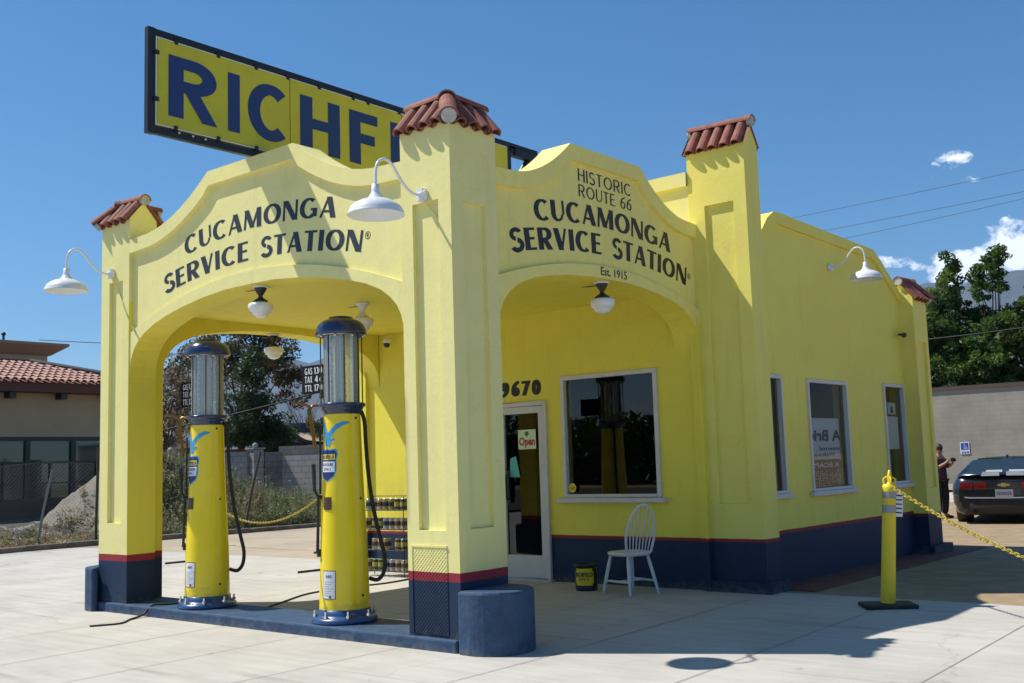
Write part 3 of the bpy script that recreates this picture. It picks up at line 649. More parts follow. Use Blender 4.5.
def band(mb,place,u0,u1,f,h,d0,d1,n=60):
    us=[u0+(u1-u0)*i/n for i in range(n+1)]
    for a,b in zip(us,us[1:]):
        sa=h*math.hypot(1,(f(a+.01)-f(a-.01))/.02); sb_=h*math.hypot(1,(f(b+.01)-f(b-.01))/.02); sa=min(sa,.28); sb_=min(sb_,.28)
        P=place
        mb.quad(P(a,d0,f(a)-sa),P(b,d0,f(b)-sb_),P(b,d0,f(b)+.004),P(a,d0,f(a)+.004)); mb.quad(P(a,d0,f(a)-sa),P(b,d0,f(b)-sb_),P(b,d1,f(b)-sb_),P(a,d1,f(a)-sa)); mb.quad(P(a,d0,f(a)+.004),P(b,d0,f(b)+.004),P(b,d1,f(b)+.004),P(a,d1,f(a)+.004))
DOOR=(-3.17,-2.195,.05,2.22); WIN=(-1.967,-.602,1.044,2.494)
mb=MB(); PLo=lambda u,d,z:(u,D+.01+d,z)
wall_open(mb,PLo,-W+.082,-.082,0,4.645,[DOOR,WIN],.18)
band(mb,PLo,-W+.082,-.082,lambda u:4.645,.15,-.04,0,2)
mb.obj('front_wall',PAINTOFF,st)
# the side facade meets the office with a shallow pilaster
mb=MB(); mb.box(-.115,0,D-.05,D+.01,0,2.9); mb.box(-.035,0,D-.075,D-.05,0,3.0); mb.obj('pilaster',PAINTOFF,st)
mb=MB(); mb.box(-W,-W+.115,D-.05,D+.01,0,2.9); mb.obj('pilaster',PAINTOFF,st)
side_pts=[(4.28,3.66),(4.45,3.80),(4.62,3.98),(4.80,4.17),(4.98,4.273),(7.92,4.213),(8.1,4.13),(8.25,4.05),(8.4,3.96),(8.57,3.86),(8.73,3.765),(8.87,3.695),(9.0,3.645),(9.3,3.60)]
sf=lambda u:cat_interp(side_pts,min(9.3,max(4.28,u)))
SW=[(4.32,4.955,1.044,2.37),(5.62,6.78,1.034,2.357),(8.0,8.76,1.034,2.39)]
for (pl_,nm,ow) in (((lambda u,d,z:(.426-d,u,z)),'side_wall',SW),((lambda u,d,z:(-W-.426+d,u,z)),'side_wall',[])):
    mb=MB(); wall_open(mb,pl_,4.28,9.3,0,sf,ow,.18); band(mb,pl_,4.30,9.25,sf,.13,-.035,0)
    mb.obj(nm,station_paint('side_paint',zs=(.60,.64),yel=(.90,.75,.14)) if ow else PAINTSIDE,st)  # right wall: shade's deeper yellow painted into its own copy
mb=MB(); mb.box(-W-.4,.4,YR-.2,YR-.02,0,3.6); mb.obj('rear_wall',PAINTSIDE,st)
mb=MB(); mb.box(-W+T,-T,T,D-.002,3.315,3.45); mb.obj('canopy_ceiling',YSHADE,st)
mb=MB(); mb.box(-W-.3,.3,D+.2,YR-.2,3.35,3.45); mb.obj('office_roof',MORTAR,st)
# interior so that the windows look into a room
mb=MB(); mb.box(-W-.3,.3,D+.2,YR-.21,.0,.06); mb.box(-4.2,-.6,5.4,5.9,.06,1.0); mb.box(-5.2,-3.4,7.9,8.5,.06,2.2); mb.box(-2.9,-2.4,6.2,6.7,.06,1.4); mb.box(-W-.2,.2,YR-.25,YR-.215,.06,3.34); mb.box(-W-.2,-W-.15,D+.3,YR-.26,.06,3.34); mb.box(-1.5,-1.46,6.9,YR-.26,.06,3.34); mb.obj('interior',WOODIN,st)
# door
mb=MB(); x0,x1,z0,z1=DOOR; y=D+.02
mb.box(x0,x0+.045,y-.05,y+.06,z0,z1); mb.box(x1-.045,x1,y-.05,y+.06,z0,z1); mb.box(x0+.045,x1-.045,y-.05,y+.06,z1-.05,z1)
dr=mb.obj('door',TRIM,st,bevel=.004)
mb=MB(); a,b=x0+.20,x1-.05
mb.box(a,a+.085,y-.025,y+.02,z0+.03,z1-.055); mb.box(b-.085,b,y-.025,y+.02,z0+.03,z1-.055); mb.box(a+.085,b-.085,y-.025,y+.02,z1-.14,z1-.055); mb.box(a+.085,b-.085,y-.025,y+.02,z0+.03,z0+.30)
mb.obj('door_leaf',TRIM,dr,bevel=.004)
mb=MB(); mb.quad((a+.085,y,z0+.30),(b-.085,y,z0+.30),(b-.085,y,z1-.14),(a+.085,y,z1-.14)); mb.obj('pane',PANE,dr)
mb=MB(); hx=a+.60-.62+.065
mb.tube([(-2.83,y-.03,1.02),(-2.83,y-.075,1.04),(-2.83,y-.075,1.32),(-2.83,y-.03,1.34)],.012); mb.box(-2.85,-2.81,y-.045,y-.026,.98,1.38); mb.obj('door_handle',BLACK,dr)
mb=MB(); mb.box(x0-.05,x1+.05,D-.10,D,.05,.075); mb.obj('threshold',ALU,dr)
# windows
def window(place,rect,fw=.05,sill=.09):
    u0,u1,z0,z1=rect; mb=MB()
    def bx(a,b,c,d_,e,f): 
        vs=[place(u,dd,z) for z in (c,d_) for dd in (e,f) for u in (a,b)]
        mb.add(vs,[(0,2,3,1),(4,5,7,6),(0,1,5,4),(2,6,7,3),(0,4,6,2),(1,3,7,5)])
    bx(u0,u0+fw,z0,z1,-.025,.05); bx(u1-fw,u1,z0,z1,-.025,.05); bx(u0+fw,u1-fw,z1-fw,z1,-.025,.05); bx(u0+fw,u1-fw,z0,z0+fw*.8,-.025,.05)
    o=mb.obj('window',TRIM,st,bevel=.004)
    mb=MB(); mb.quad(place(u0+fw,.03,z0),place(u1-fw,.03,z0),place(u1-fw,.03,z1),place(u0+fw,.03,z1)); mb.obj('pane',PANE,o)
    mb=MB(); 
    vs=[place(u,dd,z) for z in (z0-.055,z0-.002) for dd in (-sill,.0) for u in (u0-.07,u1+.07)]
    mb.add(vs,[(0,2,3,1),(4,5,7,6),(0,1,5,4),(2,6,7,3),(0,4,6,2),(1,3,7,5)]); mb.obj('sill',TRIM,o,bevel=.005)
    return o
fw_=window(PLo,WIN)
wins=[window(lambda u,d,z:(.426-d,u,z),r_,.04,.06) for r_ in SW]
# small round sticker in the corner of the front window
mb=MB(); mb.lathe([(.0001,0),(.055,0)],n=20,T=Matrix.Translation((-1.85,D+.005,1.16))@Matrix.Rotation(R(90),4,'X')); 
font_text(mb,'ad',lambda u,z,o:(u,D+.003,z),-1.88,-1.82,1.14,1.18,mi=1); mb.obj('sticker',[SAFY,BLACKL],fw_)
# house number
mb=MB(); plh=lambda u,z,o:(u,D+.008-o,z)
put_text(mb,'9670',plh,-2.925,-2.275,.183,lambda u:2.303,K=.31,Nn=.19,gap=.12); mb.obj('house_number',BLACKL,st)
# stickers seen in the side windows: a banner read from behind
BAN=mat('banner_white',(.85,.85,.82),.6); BAND=mat('banner_dark',(.03,.03,.035),.6)
mb=MB(); xx=.375; mb.quad((xx,5.52,1.40),(xx,6.46,1.40),(xx,6.46,1.90),(xx,5.52,1.90),0)
pm=lambda u,z,o:(xx+.004,u,z)
font_text(mb,'A Bric',pm,5.56,6.50,1.62,1.76,bold=.03,mi=1,mirror=True)
font_text(mb,'internal',pm,5.85,6.44,1.51,1.555,bold=.02,mi=1,mirror=True)
font_text(mb,'Walkway',pm,5.62,6.30,1.425,1.48,bold=.02,mi=1,mirror=True)
mb.quad((xx,5.50,1.28),(xx,6.50,1.28),(xx,6.50,1.385),(xx,5.50,1.385),1)
font_text(mb,'R ECAPS',pm,5.62,6.38,1.305,1.36,bold=.03,mi=0,mirror=True)
# perforated lower strip
for i in range(16):
    for j in range(9):
        if rnd.random()<.72:
            u=5.54+i*.058+rnd.uniform(-.01,.01); z=1.08+j*.021; mb.quad((xx,u,z),(xx,u+.030,z+.004),(xx,u+.034,z+.015),(xx,u+.004,z+.012),0)
mb.v=[(x,y+.14,z) for x,y,z in mb.v]; mb.obj('banner',[BAN,BAND],wins[1])
mb=MB(); xx=.375; mb.quad((xx,8.0,1.50),(xx,8.42,1.50),(xx,8.42,1.95),(xx,8.0,1.95),0); mb.quad((xx,8.08,1.98),(xx,8.36,1.98),(xx,8.36,2.14),(xx,8.08,2.14),0)
pm=lambda u,z,o:(xx+.004,u,z)
mb.quad((xx+.003,8.17,2.0),(xx+.003,8.27,2.0),(xx+.003,8.25,2.09),(xx+.003,8.19,2.09),1)
mb.v=[(x,y+.20,z) for x,y,z in mb.v]; mb.obj('poster',[BAN,BAND],wins[2])

# ------------------------------------------------------------------ island and end bollards (kerb under the pumps)
mb=MB(); mb.box(-W-.02,-.02,-.045,.585,-.05,.10); isl=mb.obj('pump_island',NAVYW,bevel=.018); tag(isl,'long low navy painted kerb island under the two yellow pumps','kerb')
# rounded end blocks
mb=MB(); poly=[(.012,-.058),(.14,-.066)]+[(.14+.315*math.sin(R(a)),.25-.316*math.cos(R(a))) for a in range(8,180,8)]+[(.10,.57),(.006,.57)]
mb.prism(poly,-.03,.485); e1=mb.obj('end_block',NAVYW,bevel=.022); tag(e1,'chunky rounded navy concrete block at the foot of the corner pillar','bollard')
mb=MB(); mb.prism([(-W-.06,-.115),(-W+.09,-.125),(-W+.09,-.05),(-W-.008,-.05),(-W-.008,.45),(-W-.2,.5),(-W-.30,.35),(-W-.28,.12),(-W-.20,-.05)],-.03,.47)
e2=mb.obj('end_block',NAVYW,bevel=.02); tag(e2,'narrow navy concrete block projecting at the foot of the far left pillar','bollard')

# ------------------------------------------------------------------ roof sign
sg=empty('roof_sign',(-2.75,1.8,4.6),'large yellow and blue RICHFIELD billboard on a black frame above the canopy','sign')
ys0,ys1,zb_,zt_=-1.10,4.03,4.68,5.60
fy0,fy1=-1.105,4.68
mb=MB()
for z in (4.64,5.575): mb.box(-2.80,-2.745,fy0+.076,4.049 if z<5 else fy1,z-.035,z+.035)
mb.box(-2.802,-2.743,fy0,fy0+.075,4.60,5.615); mb.box(-2.80,-2.745,4.05,4.12,4.60,5.538)
for y in (.55,1.45,2.4,3.3): mb.box(-2.86,-2.80,y,y+.06,3.45,5.60)
mb.tube([(-2.78,4.62,5.60),(-2.78,4.25,5.12),(-2.78,4.1,4.7)],.05,n=4); mb.box(-2.80,-2.745,4.1,4.66,5.50,5.565); mb.box(-2.82,-2.73,4.2,4.65,5.45,5.55)
for y in (.5,2.4): mb.tube([(-2.86,y,5.4),(-3.8,y,3.47)],.03,n=6)
mb.obj('frame',STEEL,sg)
seams=[(-1.015,.52),(.53,2.13),(2.14,4.03)]
mb=MB()
for a,b in seams: mb.box(-2.742,-2.730,a,b,4.70,5.525); mb.box(-2.80,-2.79,a,b,4.676,5.539)
pn=mb.obj('panel',[SIGNY],sg)
mb=MB()
for a,b in seams: mb.box(-2.744,-2.735,a-.0,b+.0,5.527,5.536); mb.box(-2.744,-2.735,a,b,4.688,4.697)
mb.box(-2.744,-2.735,-1.027,-1.018,4.688,5.536)
mb.obj('panel_edge',PAPER,sg)
mb=MB(); pl=lambda u,z,o:(-2.727+o,u,z)
# heavy gothic letters, placed one by one
for ch,a,b in (('R',-.90,-.36),('I',-.24,-.10),('C',-.005,.495),('H',.655,1.20),('F',1.335,1.755),('I',1.955,2.10),('E',2.24,2.62),('L',2.75,3.10),('D',3.22,3.75)):
    put_text(mb,ch,pl,a,b,.595,lambda u:4.80,K=(.22 if ch in 'RHFED' else .24),Nn=.19)
mb.obj('lettering',SIGNB,pn)
for y in (-.82,-.35,.10,.50,.92,1.40,1.62,2.1,2.5,3.0,3.5):
    for z in (4.69,5.535): mb=MB(); mb.box(-2.745,-2.722,y-.018,y+.018,z-.025,z+.025); mb.obj('clip',STEEL,sg)
for z in (4.93,5.38): mb=MB(); mb.box(-2.745,-2.722,-1.05,-1.0,z-.02,z+.02); mb.obj('clip',STEEL,sg)
for i,y in enumerate((-.78,-.63,-.49)): mb=MB(); mb.sphere((-2.735,y,4.66),.013,6); mb.obj('bolt',ALU,sg)

# ------------------------------------------------------------------ gooseneck lamps
def gooseneck(name_label,base,dirv,scl=1):
    o=empty('gooseneck_lamp',base,name_label,'lamp',None,rz=math.atan2(dirv[1],dirv[0])); o.scale=(scl,)*3
    # local: +x is outwards
    mb=MB(); mb.lathe([(.001,-.002),(.055,0),(.055,.03),(.03,.045),(.001,.046)],n=20,T=Matrix.Rotation(R(90),4,'Y')); mb.box(.002,.055,-.035,.035,-.05,.05); mb.tube([(.03,0,-.06),(.055,0,0),(.03,.05,.02)],.02,n=8)
    mb.obj('wall_mount',WHITE,o,inv=False)
    mb=MB(); pts=[(.03,0,0),(.12,0,-.005),(.20,0,.03),(.28,0,.10),(.345,0,.18),(.41,0,.225),(.47,0,.222),(.52,0,.185),(.545,0,.12),(.55,0,.02),(.55,0,-.06)]
    # smooth
    q=[]
    for i in range(len(pts)-1):
        p0,p1,p2,p3=[Vector(pts[max(0,min(len(pts)-1,i+k))]) for k in (-1,0,1,2)]
        for s in (0,.25,.5,.75): q.append(.5*((2*p1)+(p2-p0)*s+(2*p0-5*p1+4*p2-p3)*s*s+(3*p1-p0-3*p2+p3)*s**3))
    q.append(Vector(pts[-1])); mb.tube(q,.0125,n=8); mb.obj('arm',WHITE,o,inv=False)
    mb=MB(); T_=Matrix.Translation((.55,0,-.2))
    mb.lathe([(.02,.20),(.032,.195),(.034,.14),(.04,.12),(.055,.10),(.065,.085),(.07,.078),(.12,.065),(.17,.040),(.205,.010),(.222,-.025),(.225,-.045),(.232,-.055),(.226,-.058),(.218,-.045),(.20,-.005),(.165,.025),(.11,.05),(.05,.065),(.001,.066)],n=40,T=T_)
    mb.obj('shade',WHITE,o,inv=False)
    mb=MB(); mb.sphere((.55,0,-.18),.045,8); mb.obj('bulb',OPAL,o,inv=False)
    return o
gooseneck('white gooseneck barn lamp on the corner pillar above the right pump',(-.305,-.002,3.735),(0,-1))
gooseneck('leftmost white gooseneck lamp, hanging out from the left pillar against the sky',(-5.255,-.002,3.75),(0,-1))
gooseneck('white gooseneck lamp on the shaded right side wall above the side windows',(.428,6.49,3.80),(1,0),.86)
# conduits
mb=MB(); mb.tube([(-.29,-.004,3.68),(-.16,.036,3.50),(-.145,.0,3.46)],.006,n=6); 
mb.tube([(-5.24,-.004,3.69),(-5.16,.036,3.50),(-4.92,-.004,3.2),(-4.915,.02,3.15),(-4.80,.006,3.03)],.005,n=6); mb.obj('conduit',YPAINT,st)
# security cameras
def seccam(loc,label,wall=Y,s=1):
    o=empty('security_camera',loc,label,'camera'); mb=MB(); mb.lathe([(.001,.04),(.05,.04),(.055,.0),(.05,-.02),(.001,-.02)],n=20); mb.obj('mount',WHITE,o,inv=False)
    mb=MB(); mb.sphere((0,-.01,-.035),.045,10); mb.obj('lens',BLACK,o,inv=False)
seccam((-4.85,3.86,3.19),'small white dome security camera on the back wall under the canopy ceiling')
o=empty('security_camera',(.45,8.68,3.10),'small black bullet security camera on the right side wall near the rear pillar','camera'); mb=MB(); mb.tube([(0,0,0),(.10,-.02,-.01)],.016); mb.tube([(.07,.03,-.01),(.12,-.13,-.03)],.035,n=12); mb.obj('body',BLACK,o,inv=False)

# ------------------------------------------------------------------ schoolhouse globe lights
def globe(loc,label,s=1.0,white=False):
    o=empty('globe_light',loc,label,'light','schoolhouse globe lights under the canopy')
    mb=MB(); mb.lathe([(.001,0),(.075,0),(.078,-.012),(.07,-.02),(.001,-.021)],n=24); mb.obj('ceiling_plate',WHITE,o,inv=False)
    mb=MB(); mb.lathe([(.062,-.021),(.055,-.045),(.030,-.085),(.020,-.10),(.022,-.115),(.05,-.135),(.072,-.15),(.072,-.165),(.001,-.166)],n=24); mb.obj('holder',WHITE if white else BLACK,o,inv=False)
    mb=MB(); mb.lathe([(.068,-.165),(.115,-.178),(.125,-.195),(.122,-.225),(.108,-.262),(.085,-.272),(.082,-.29),(.06,-.312),(.02,-.325),(.001,-.326)],n=32); mb.obj('globe',OPAL,o,inv=False)
    mb=MB(); mb.tube([(-.06,0,-.03),(-.18,.0,-.028),(-.25,0,-.02)],[.006,.005,.002],n=5); mb.obj('wire',BLACK,o,inv=False)  # thin dark tapering stub drawn sideways from the holder
    return o
globe((-2.77,.17,3.305),'white globe light with black holder under the crown of the front arch')
globe((-5.33,2.3,3.232),'white globe light hanging in the far left side arch, seen between the two pumps')
globe((-.15,2.33,3.235),'white globe light in the right side arch above the office window')
globe((-3.02,1.75,3.315),'white holder globe light on the ceiling, mostly hidden behind the right pump dome',white=True)

# ------------------------------------------------------------------ gas pumps
def body_r(z):  # radius of the tapered casing
    pts=[(0,.228),(.1,.227),(.5,.216),(.9,.199),(1.3,.182),(1.6,.172),(1.80,.167),(1.9,.166)]
    return cat_interp(pts,z)
def make_pump():
    o=empty('gas_pump',(0,0,0),'','gas pump','yellow visible gas pumps on the island')
    mb=MB(); mb.lathe([(.001,0),(.292,0),(.300,.018),(.296,.038),(.275,.055),(.25,.062),(.24,.080),(.235,.12),(.228,.122)],n=40)
    br=mb.obj('base_ring',BLUEG,o,inv=False)
    for a in (-35,55,145,235,-80,10):
        mb=MB(); c=(math.cos(R(a))*.268,math.sin(R(a))*.268); mb.tube([(c[0],c[1],.05),(c[0],c[1],.115)],.011,n=8); mb.tube([(c[0],c[1],.062),(c[0],c[1],.082)],.021,n=6,smooth=False); mb.obj('bolt',CHROME,br,inv=False)
    mb=MB(); zs=[.12+(1.90-.12)*i/30 for i in range(31)]
    mb.lathe([(body_r(z-.1),z) for z in zs],n=48)
    bd=mb.obj('body',PUMPY,o,inv=False)
    mb=MB()
    for (a,z) in ((5,.24),(-75,.24),(5,1.83),(12,1.1)):
        r_=body_r(z)+.004; mb.sphere((math.cos(R(a))*r_,math.sin(R(a))*r_,z),.012,6)
    mb.obj('screws',BLACK,bd,inv=False)
    mb=MB(); mb.lathe([(.166,1.86),(.172,1.89),(.185,1.90),(.195,1.92),(.20,1.935),(.215,1.94),(.218,1.965),(.212,1.972),(.001,1.975)],n=40); mb.obj('flange',NAVYG,o,inv=False)
    mb=MB(); mb.lathe([(.165,1.975),(.165,2.62)],n=40); mb.lathe([(.158,2.62),(.158,1.975)],n=40); mb.obj('glass_cylinder',JAR,o,inv=False)
    mb=MB(); mb.tube([(.02,.0,1.975),(.02,0,2.62)],.014,n=8); mb.tube([(-.11,.04,1.975),(-.11,.04,2.62)],.016,n=8); mb.tube([(.11,.06,1.975),(.11,.06,2.62)],.012,n=8); mb.tube([(-.06,.03,1.975),(-.06,.03,2.62)],.009,n=8)
    mb.box(.085,.10,-.06,-.045,1.98,2.6)
    for k in range(10): mb.box(.082,.103,-.075,-.03,2.02+k*.058,2.045+k*.058)
    mb.box(-.10,-.085,-.075,-.06,1.98,2.6)
    for k in range(10): mb.box(-.103,-.082,-.09,-.045,2.02+k*.058,2.045+k*.058)
    mb.obj('gauge_column',mat('gauge_metal',(.62,.62,.56),.4,metal=.2),o,inv=False)
    for k in range(8):
        a=R(k*45+12); mb=MB(); mb.tube([(math.cos(a)*.192,math.sin(a)*.192,1.965),(math.cos(a)*.192,math.sin(a)*.192,2.63)],.0065,n=6); mb.obj('rod',BRASS if k%3 else BLACK,o,inv=False)
    mb=MB(); mb.lathe([(.001,2.615),(.20,2.615),(.228,2.60),(.236,2.605),(.238,2.63),(.232,2.66),(.215,2.70),(.18,2.735),(.13,2.755),(.115,2.757),(.112,2.775),(.06,2.785),(.001,2.787)],n=40); mb.obj('dome',NAVYG,o,inv=False)
    mb=MB(); mb.lathe([(.200,2.60),(.205,2.60),(.205,2.62),(.200,2.62)],n=30)
    for k in range(8): a=R(k*45+34); mb.sphere((math.cos(a)*.205,math.sin(a)*.205,2.592),.014,5)
    mb.obj('ring',CHROME,o,inv=False)
    # hose on the far right
    h=Vector((.60,.80,0)); 
    ctl=[(.175,1.90),(.205,1.80),(.215,1.6),(.235,1.3),(.275,1.0),(.335,.72),(.372,.55),(.360,.42),(.31,.355),(.255,.36),(.225,.375)]
    q=[]
    for i in range(len(ctl)-1):
        p0,p1,p2,p3=[Vector(ctl[max(0,min(len(ctl)-1,i+k))]) for k in (-1,0,1,2)]
        for s in (0,.25,.5,.75): q.append(.5*((2*p1)+(p2-p0)*s+(2*p0-5*p1+4*p2-p3)*s*s+(3*p1-p0-3*p2+p3)*s**3))
    q.append(Vector(ctl[-1])); mb=MB(); mb.tube([h*p.x+Vector((0,0,p.y)) for p in q],.0185,n=10); mb.obj('hose',RUBBER,o,inv=False)
    # nozzle and brass pipe on the left
    g=Vector((-.66,-.75,0)); s_=Vector((.70,-.72,0))
    mb=MB(); mb.tube([g*.19+Vector((0,0,1.95)),g*.26+Vector((0,0,1.96)),g*.30+Vector((0,0,1.92)),g*.285+Vector((0,0,1.80)),g*.26+Vector((0,0,1.66)),g*.25+Vector((0,0,1.55))],[.012,.016,.02,.022,.018,.014],n=8)
    mb.tube([g*.29+Vector((0,0,1.86)),g*.33+Vector((0,0,1.83)),g*.31+Vector((0,0,1.76))],.010,n=6)
    mb.tube([g*.28+Vector((0,0,1.94)),g*.38+Vector((0,0,1.985)),g*.46+Vector((0,0,1.985))],[.016,.014,.011],n=6)
    mb.obj('nozzle',BRASS,o,inv=False)
    # hand lever
    mb=MB(); f=Vector((-.50,-.866,0))
    P=lambda r_,z: f*r_+Vector((0,0,z))
    mb.tube([P(.215,.62),P(.245,.62)],.035,n=12); mb.tube([P(.24,.62),P(.232,.9),P(.228,1.12),P(.262,1.18),P(.268,1.42)],[.015,.013,.014,.016,.021],n=8); mb.tube([P(.19,1.12),P(.24,1.12)],.02,n=8); mb.tube([P(.21,1.15),P(.205,1.75)],.010,n=6)
    mb.obj('pump_lever',BLACK,o,inv=False)
    mb=MB(); mb.tube([P(.22,.47),P(.42,.46)],.012,n=6); mb.obj('foot_peg',BLACK,o,inv=False)
    # decals wrap round the casing, centre faces the road
    def dec(s,z,off=.003,a0=-90):
        r_=body_r(z-.1)+off; a=R(a0)+s/r_; return (math.cos(a)*r_,math.sin(a)*r_,z)
    def patch(mb,poly,mi,off,nx=6,nz=8):
        # poly in (s,z): fine strips so that it follows the curve
        zs=sorted(set(p[1] for p in poly)); 
        def span(z):
            xs=[]
            for (a,b),(c,d_) in zip(poly,poly[1:]+poly[:1]):
                if abs(b-d_)<1e-9: continue
                lo,hi=min(b,d_),max(b,d_)
                if lo-1e-9<=z<=hi+1e-9: xs.append(a+(c-a)*(z-b)/(d_-b))
            return (min(xs),max(xs)) if xs else (0,0)
        z0,z1=zs[0],zs[-1]; n_=max(6,int((z1-z0)/.012))
        rows=[z0+(z1-z0)*i/n_ for i in range(n_+1)]
        rows=sorted(set([round(r_,5) for r_ in rows]))
        e=1e-4
        for a,b in zip(rows,rows[1:]):
            s0,s1=span(a+e); t0,t1=span(b-e)
            for k in range(nx):
                mb.quad(dec(s0+(s1-s0)*k/nx,a,off),dec(s0+(s1-s0)*(k+1)/nx,a,off),dec(t0+(t1-t0)*(k+1)/nx,b,off),dec(t0+(t1-t0)*k/nx,b,off),mi)
    def stretch(pts): return pts
    mb=MB()
    sh=[(-.085,1.54),(.085,1.54),(.10,1.50),(.088,1.46),(.09,1.36),(.07,1.31),(.0,1.265),(-.07,1.31),(-.09,1.36),(-.088,1.46),(-.10,1.50)]
    patch(mb,[(x*1.12,1.405+(z-1.405)*1.08) for x,z in sh],0,.0025); patch(mb,sh,1,.0035)
    patch(mb,[(-.085,1.455),(.085,1.455),(.085,1.505),(-.085,1.505)],2,.0045); patch(mb,[(-.085,1.345),(.085,1.345),(.085,1.44),(-.085,1.44)],3,.0045)
    pd=lambda u,z,o_:dec(u,z,.0052+o_)
    put_text(mb,'RICHFIELD',pd,-.078,.078,.034,lambda u:1.463,K=.22,Nn=.18,mi=1)
    put_text(mb,'GASOLINE',pd,-.07,.07,.026,lambda u:1.40,K=.2,Nn=.16,mi=1); put_text(mb,'ETHYL',pd,-.05,.05,.026,lambda u:1.358,K=.2,Nn=.16,mi=1)
    mb.obj('shield_emblem',[SKYB,SIGNB,PUMPY,PAPER],bd,inv=False)
    mb=MB(); # spread-winged bird
    patch(mb,[(-.035,1.58),(.02,1.57),(.045,1.62),(.03,1.66),(.005,1.70),(-.02,1.70),(-.03,1.64)],0,.003,3)
    def wing(pts,wd):
        for (a,b),(c,d_),w0,w1 in zip(pts,pts[1:],wd,wd[1:]):
            mb.quad(dec(a,b-w0,.0036),dec(c,d_-w1,.0036),dec(c,d_+w1,.0036),dec(a,b+w0,.0036),0)
    wing([(.0,1.66),(.05,1.71),(.10,1.755),(.16,1.785),(.215,1.79)],[.035,.032,.026,.018,.006]); wing([(-.01,1.66),(-.03,1.72),(-.05,1.77),(-.065,1.83)],[.045,.04,.03,.01])
    wing([(-.02,1.66),(-.06,1.72),(-.085,1.78),(-.10,1.84)],[.03,.03,.02,.006])
    wing([(.045,1.63),(.07,1.64),(.085,1.63)],[.012,.012,.004])
    mb.obj('bird_emblem',SKYB,bd,inv=False)
    mb=MB(); patch(mb,[(-.035,1.005),(.06,1.005),(.06,1.12),(-.035,1.12)],0,.006); 
    for k in range(1): patch(mb,[(-.035,1.055),(.06,1.055),(.06,1.062),(-.035,1.062)],1,.0075)
    mb.obj('badge',[mat('badge_brown',(.06,.03,.02),.4),BRASS],bd,inv=False)
    mb=MB(); patch(mb,[(-.03,.22),(.115,.22),(.115,.47),(-.03,.47)],1,.003); patch(mb,[(-.024,.226),(.109,.226),(.109,.464),(-.024,.464)],0,.004)
    put_text(mb,'440',lambda u,z,o_:dec(u,z,.0055+o_),.01,.075,.028,lambda u:.405,K=.2,Nn=.16,mi=1)
    for k in range(7): patch(mb,[(-.01,.37-k*.02),(.095-.02*(k%3),.37-k*.02),(.095-.02*(k%3),.375-k*.02),(-.01,.375-k*.02)],2,.0055,3)
    mb.obj('paper_label',[PAPER,SIGNB,mat('grey_print',(.35,.37,.4),.6)],bd,inv=False)
    # price board
    mb=MB(); mb.box(-.56,-.19,-.012,.0,2.09,2.36); mb.box(-.20,-.17,-.02,.02,2.05,2.40)
    ps=mb.obj('price_board',mat('board_black',(.008,.008,.01),.8,spec=.2),o,inv=False)
    mb=MB(); pp=lambda u,z,o_:(u,-.0135-o_,z)
    put_text(mb,'GAS',pp,-.515,-.405,.062,lambda u:2.275,K=.19,Nn=.13); put_text(mb,'13',pp,-.375,-.31,.062,lambda u:2.275,K=.19,Nn=.13); put_text(mb,'0',pp,-.295,-.26,.062,lambda u:2.275,K=.19,Nn=.13)
    put_text(mb,'TAX',pp,-.515,-.405,.062,lambda u:2.195,K=.19,Nn=.13); put_text(mb,'4',pp,-.365,-.32,.062,lambda u:2.195,K=.19,Nn=.13); put_text(mb,'C',pp,-.30,-.265,.045,lambda u:2.195,K=.19,Nn=.13)
    put_text(mb,'TTL',pp,-.515,-.405,.062,lambda u:2.112,K=.19,Nn=.13); put_text(mb,'17',pp,-.375,-.31,.062,lambda u:2.112,K=.19,Nn=.13); put_text(mb,'0',pp,-.295,-.26,.062,lambda u:2.112,K=.19,Nn=.13)
    mb.quad(pp(-.238,2.10,0),pp(-.208,2.10,0),pp(-.208,2.35,0),pp(-.238,2.35,0))
    mb.obj('lettering',PAPER,ps,inv=False)
    return o
pump=make_pump(); pump.location=(-1.69,.27,.10); pump['label']='right hand yellow gas pump, the nearer one, eagle and shield facing the road'
p2=copy_tree(pump); p2.location=(-3.85,.29,.10); p2.rotation_euler.z=R(-6); p2['label']='left hand yellow gas pump, farther off, standing beside the left pillar'

# ------------------------------------------------------------------ black cable on the ground
def spl(ctl,n=6):
    q=[];P=[Vector(c) for c in ctl]
    for i in range(len(P)-1):
        p0,p1,p2,p3=[P[max(0,min(len(P)-1,i+k))] for k in (-1,0,1,2)]
        for s in range(n):
            s/=n; q.append(.5*((2*p1)+(p2-p0)*s+(2*p0-5*p1+4*p2-p3)*s*s+(3*p1-p0-3*p2+p3)*s**3))
    q.append(P[-1]); return q
mb=MB(); mb.tube(spl([(-4.29,-.76,.008),(-4.18,-.50,.008),(-4.36,-.28,.008),(-4.42,-.10,.03),(-4.42,.0,.112),(-4.36,.15,.112),(-4.25,.42,.112),(-4.0,.56,.114),(-3.7,.66,.03),(-3.65,.8,.02),(-3.9,1.3,.025),(-4.2,1.9,.033),(-4.2,2.5,.042),(-4.05,3.0,.048),(-4.1,3.7,.058)]),.011,n=6)
tag(mb.obj('power_cable',RUBBER),'loose black electric cable snaking over the island kerb onto the pavement','cable')

# ------------------------------------------------------------------ windsor chair
ch=empty('windsor_chair',(-.74,3.49,gz(3.5)),'white wooden spindle back chair standing under the office window','chair',rz=R(161))
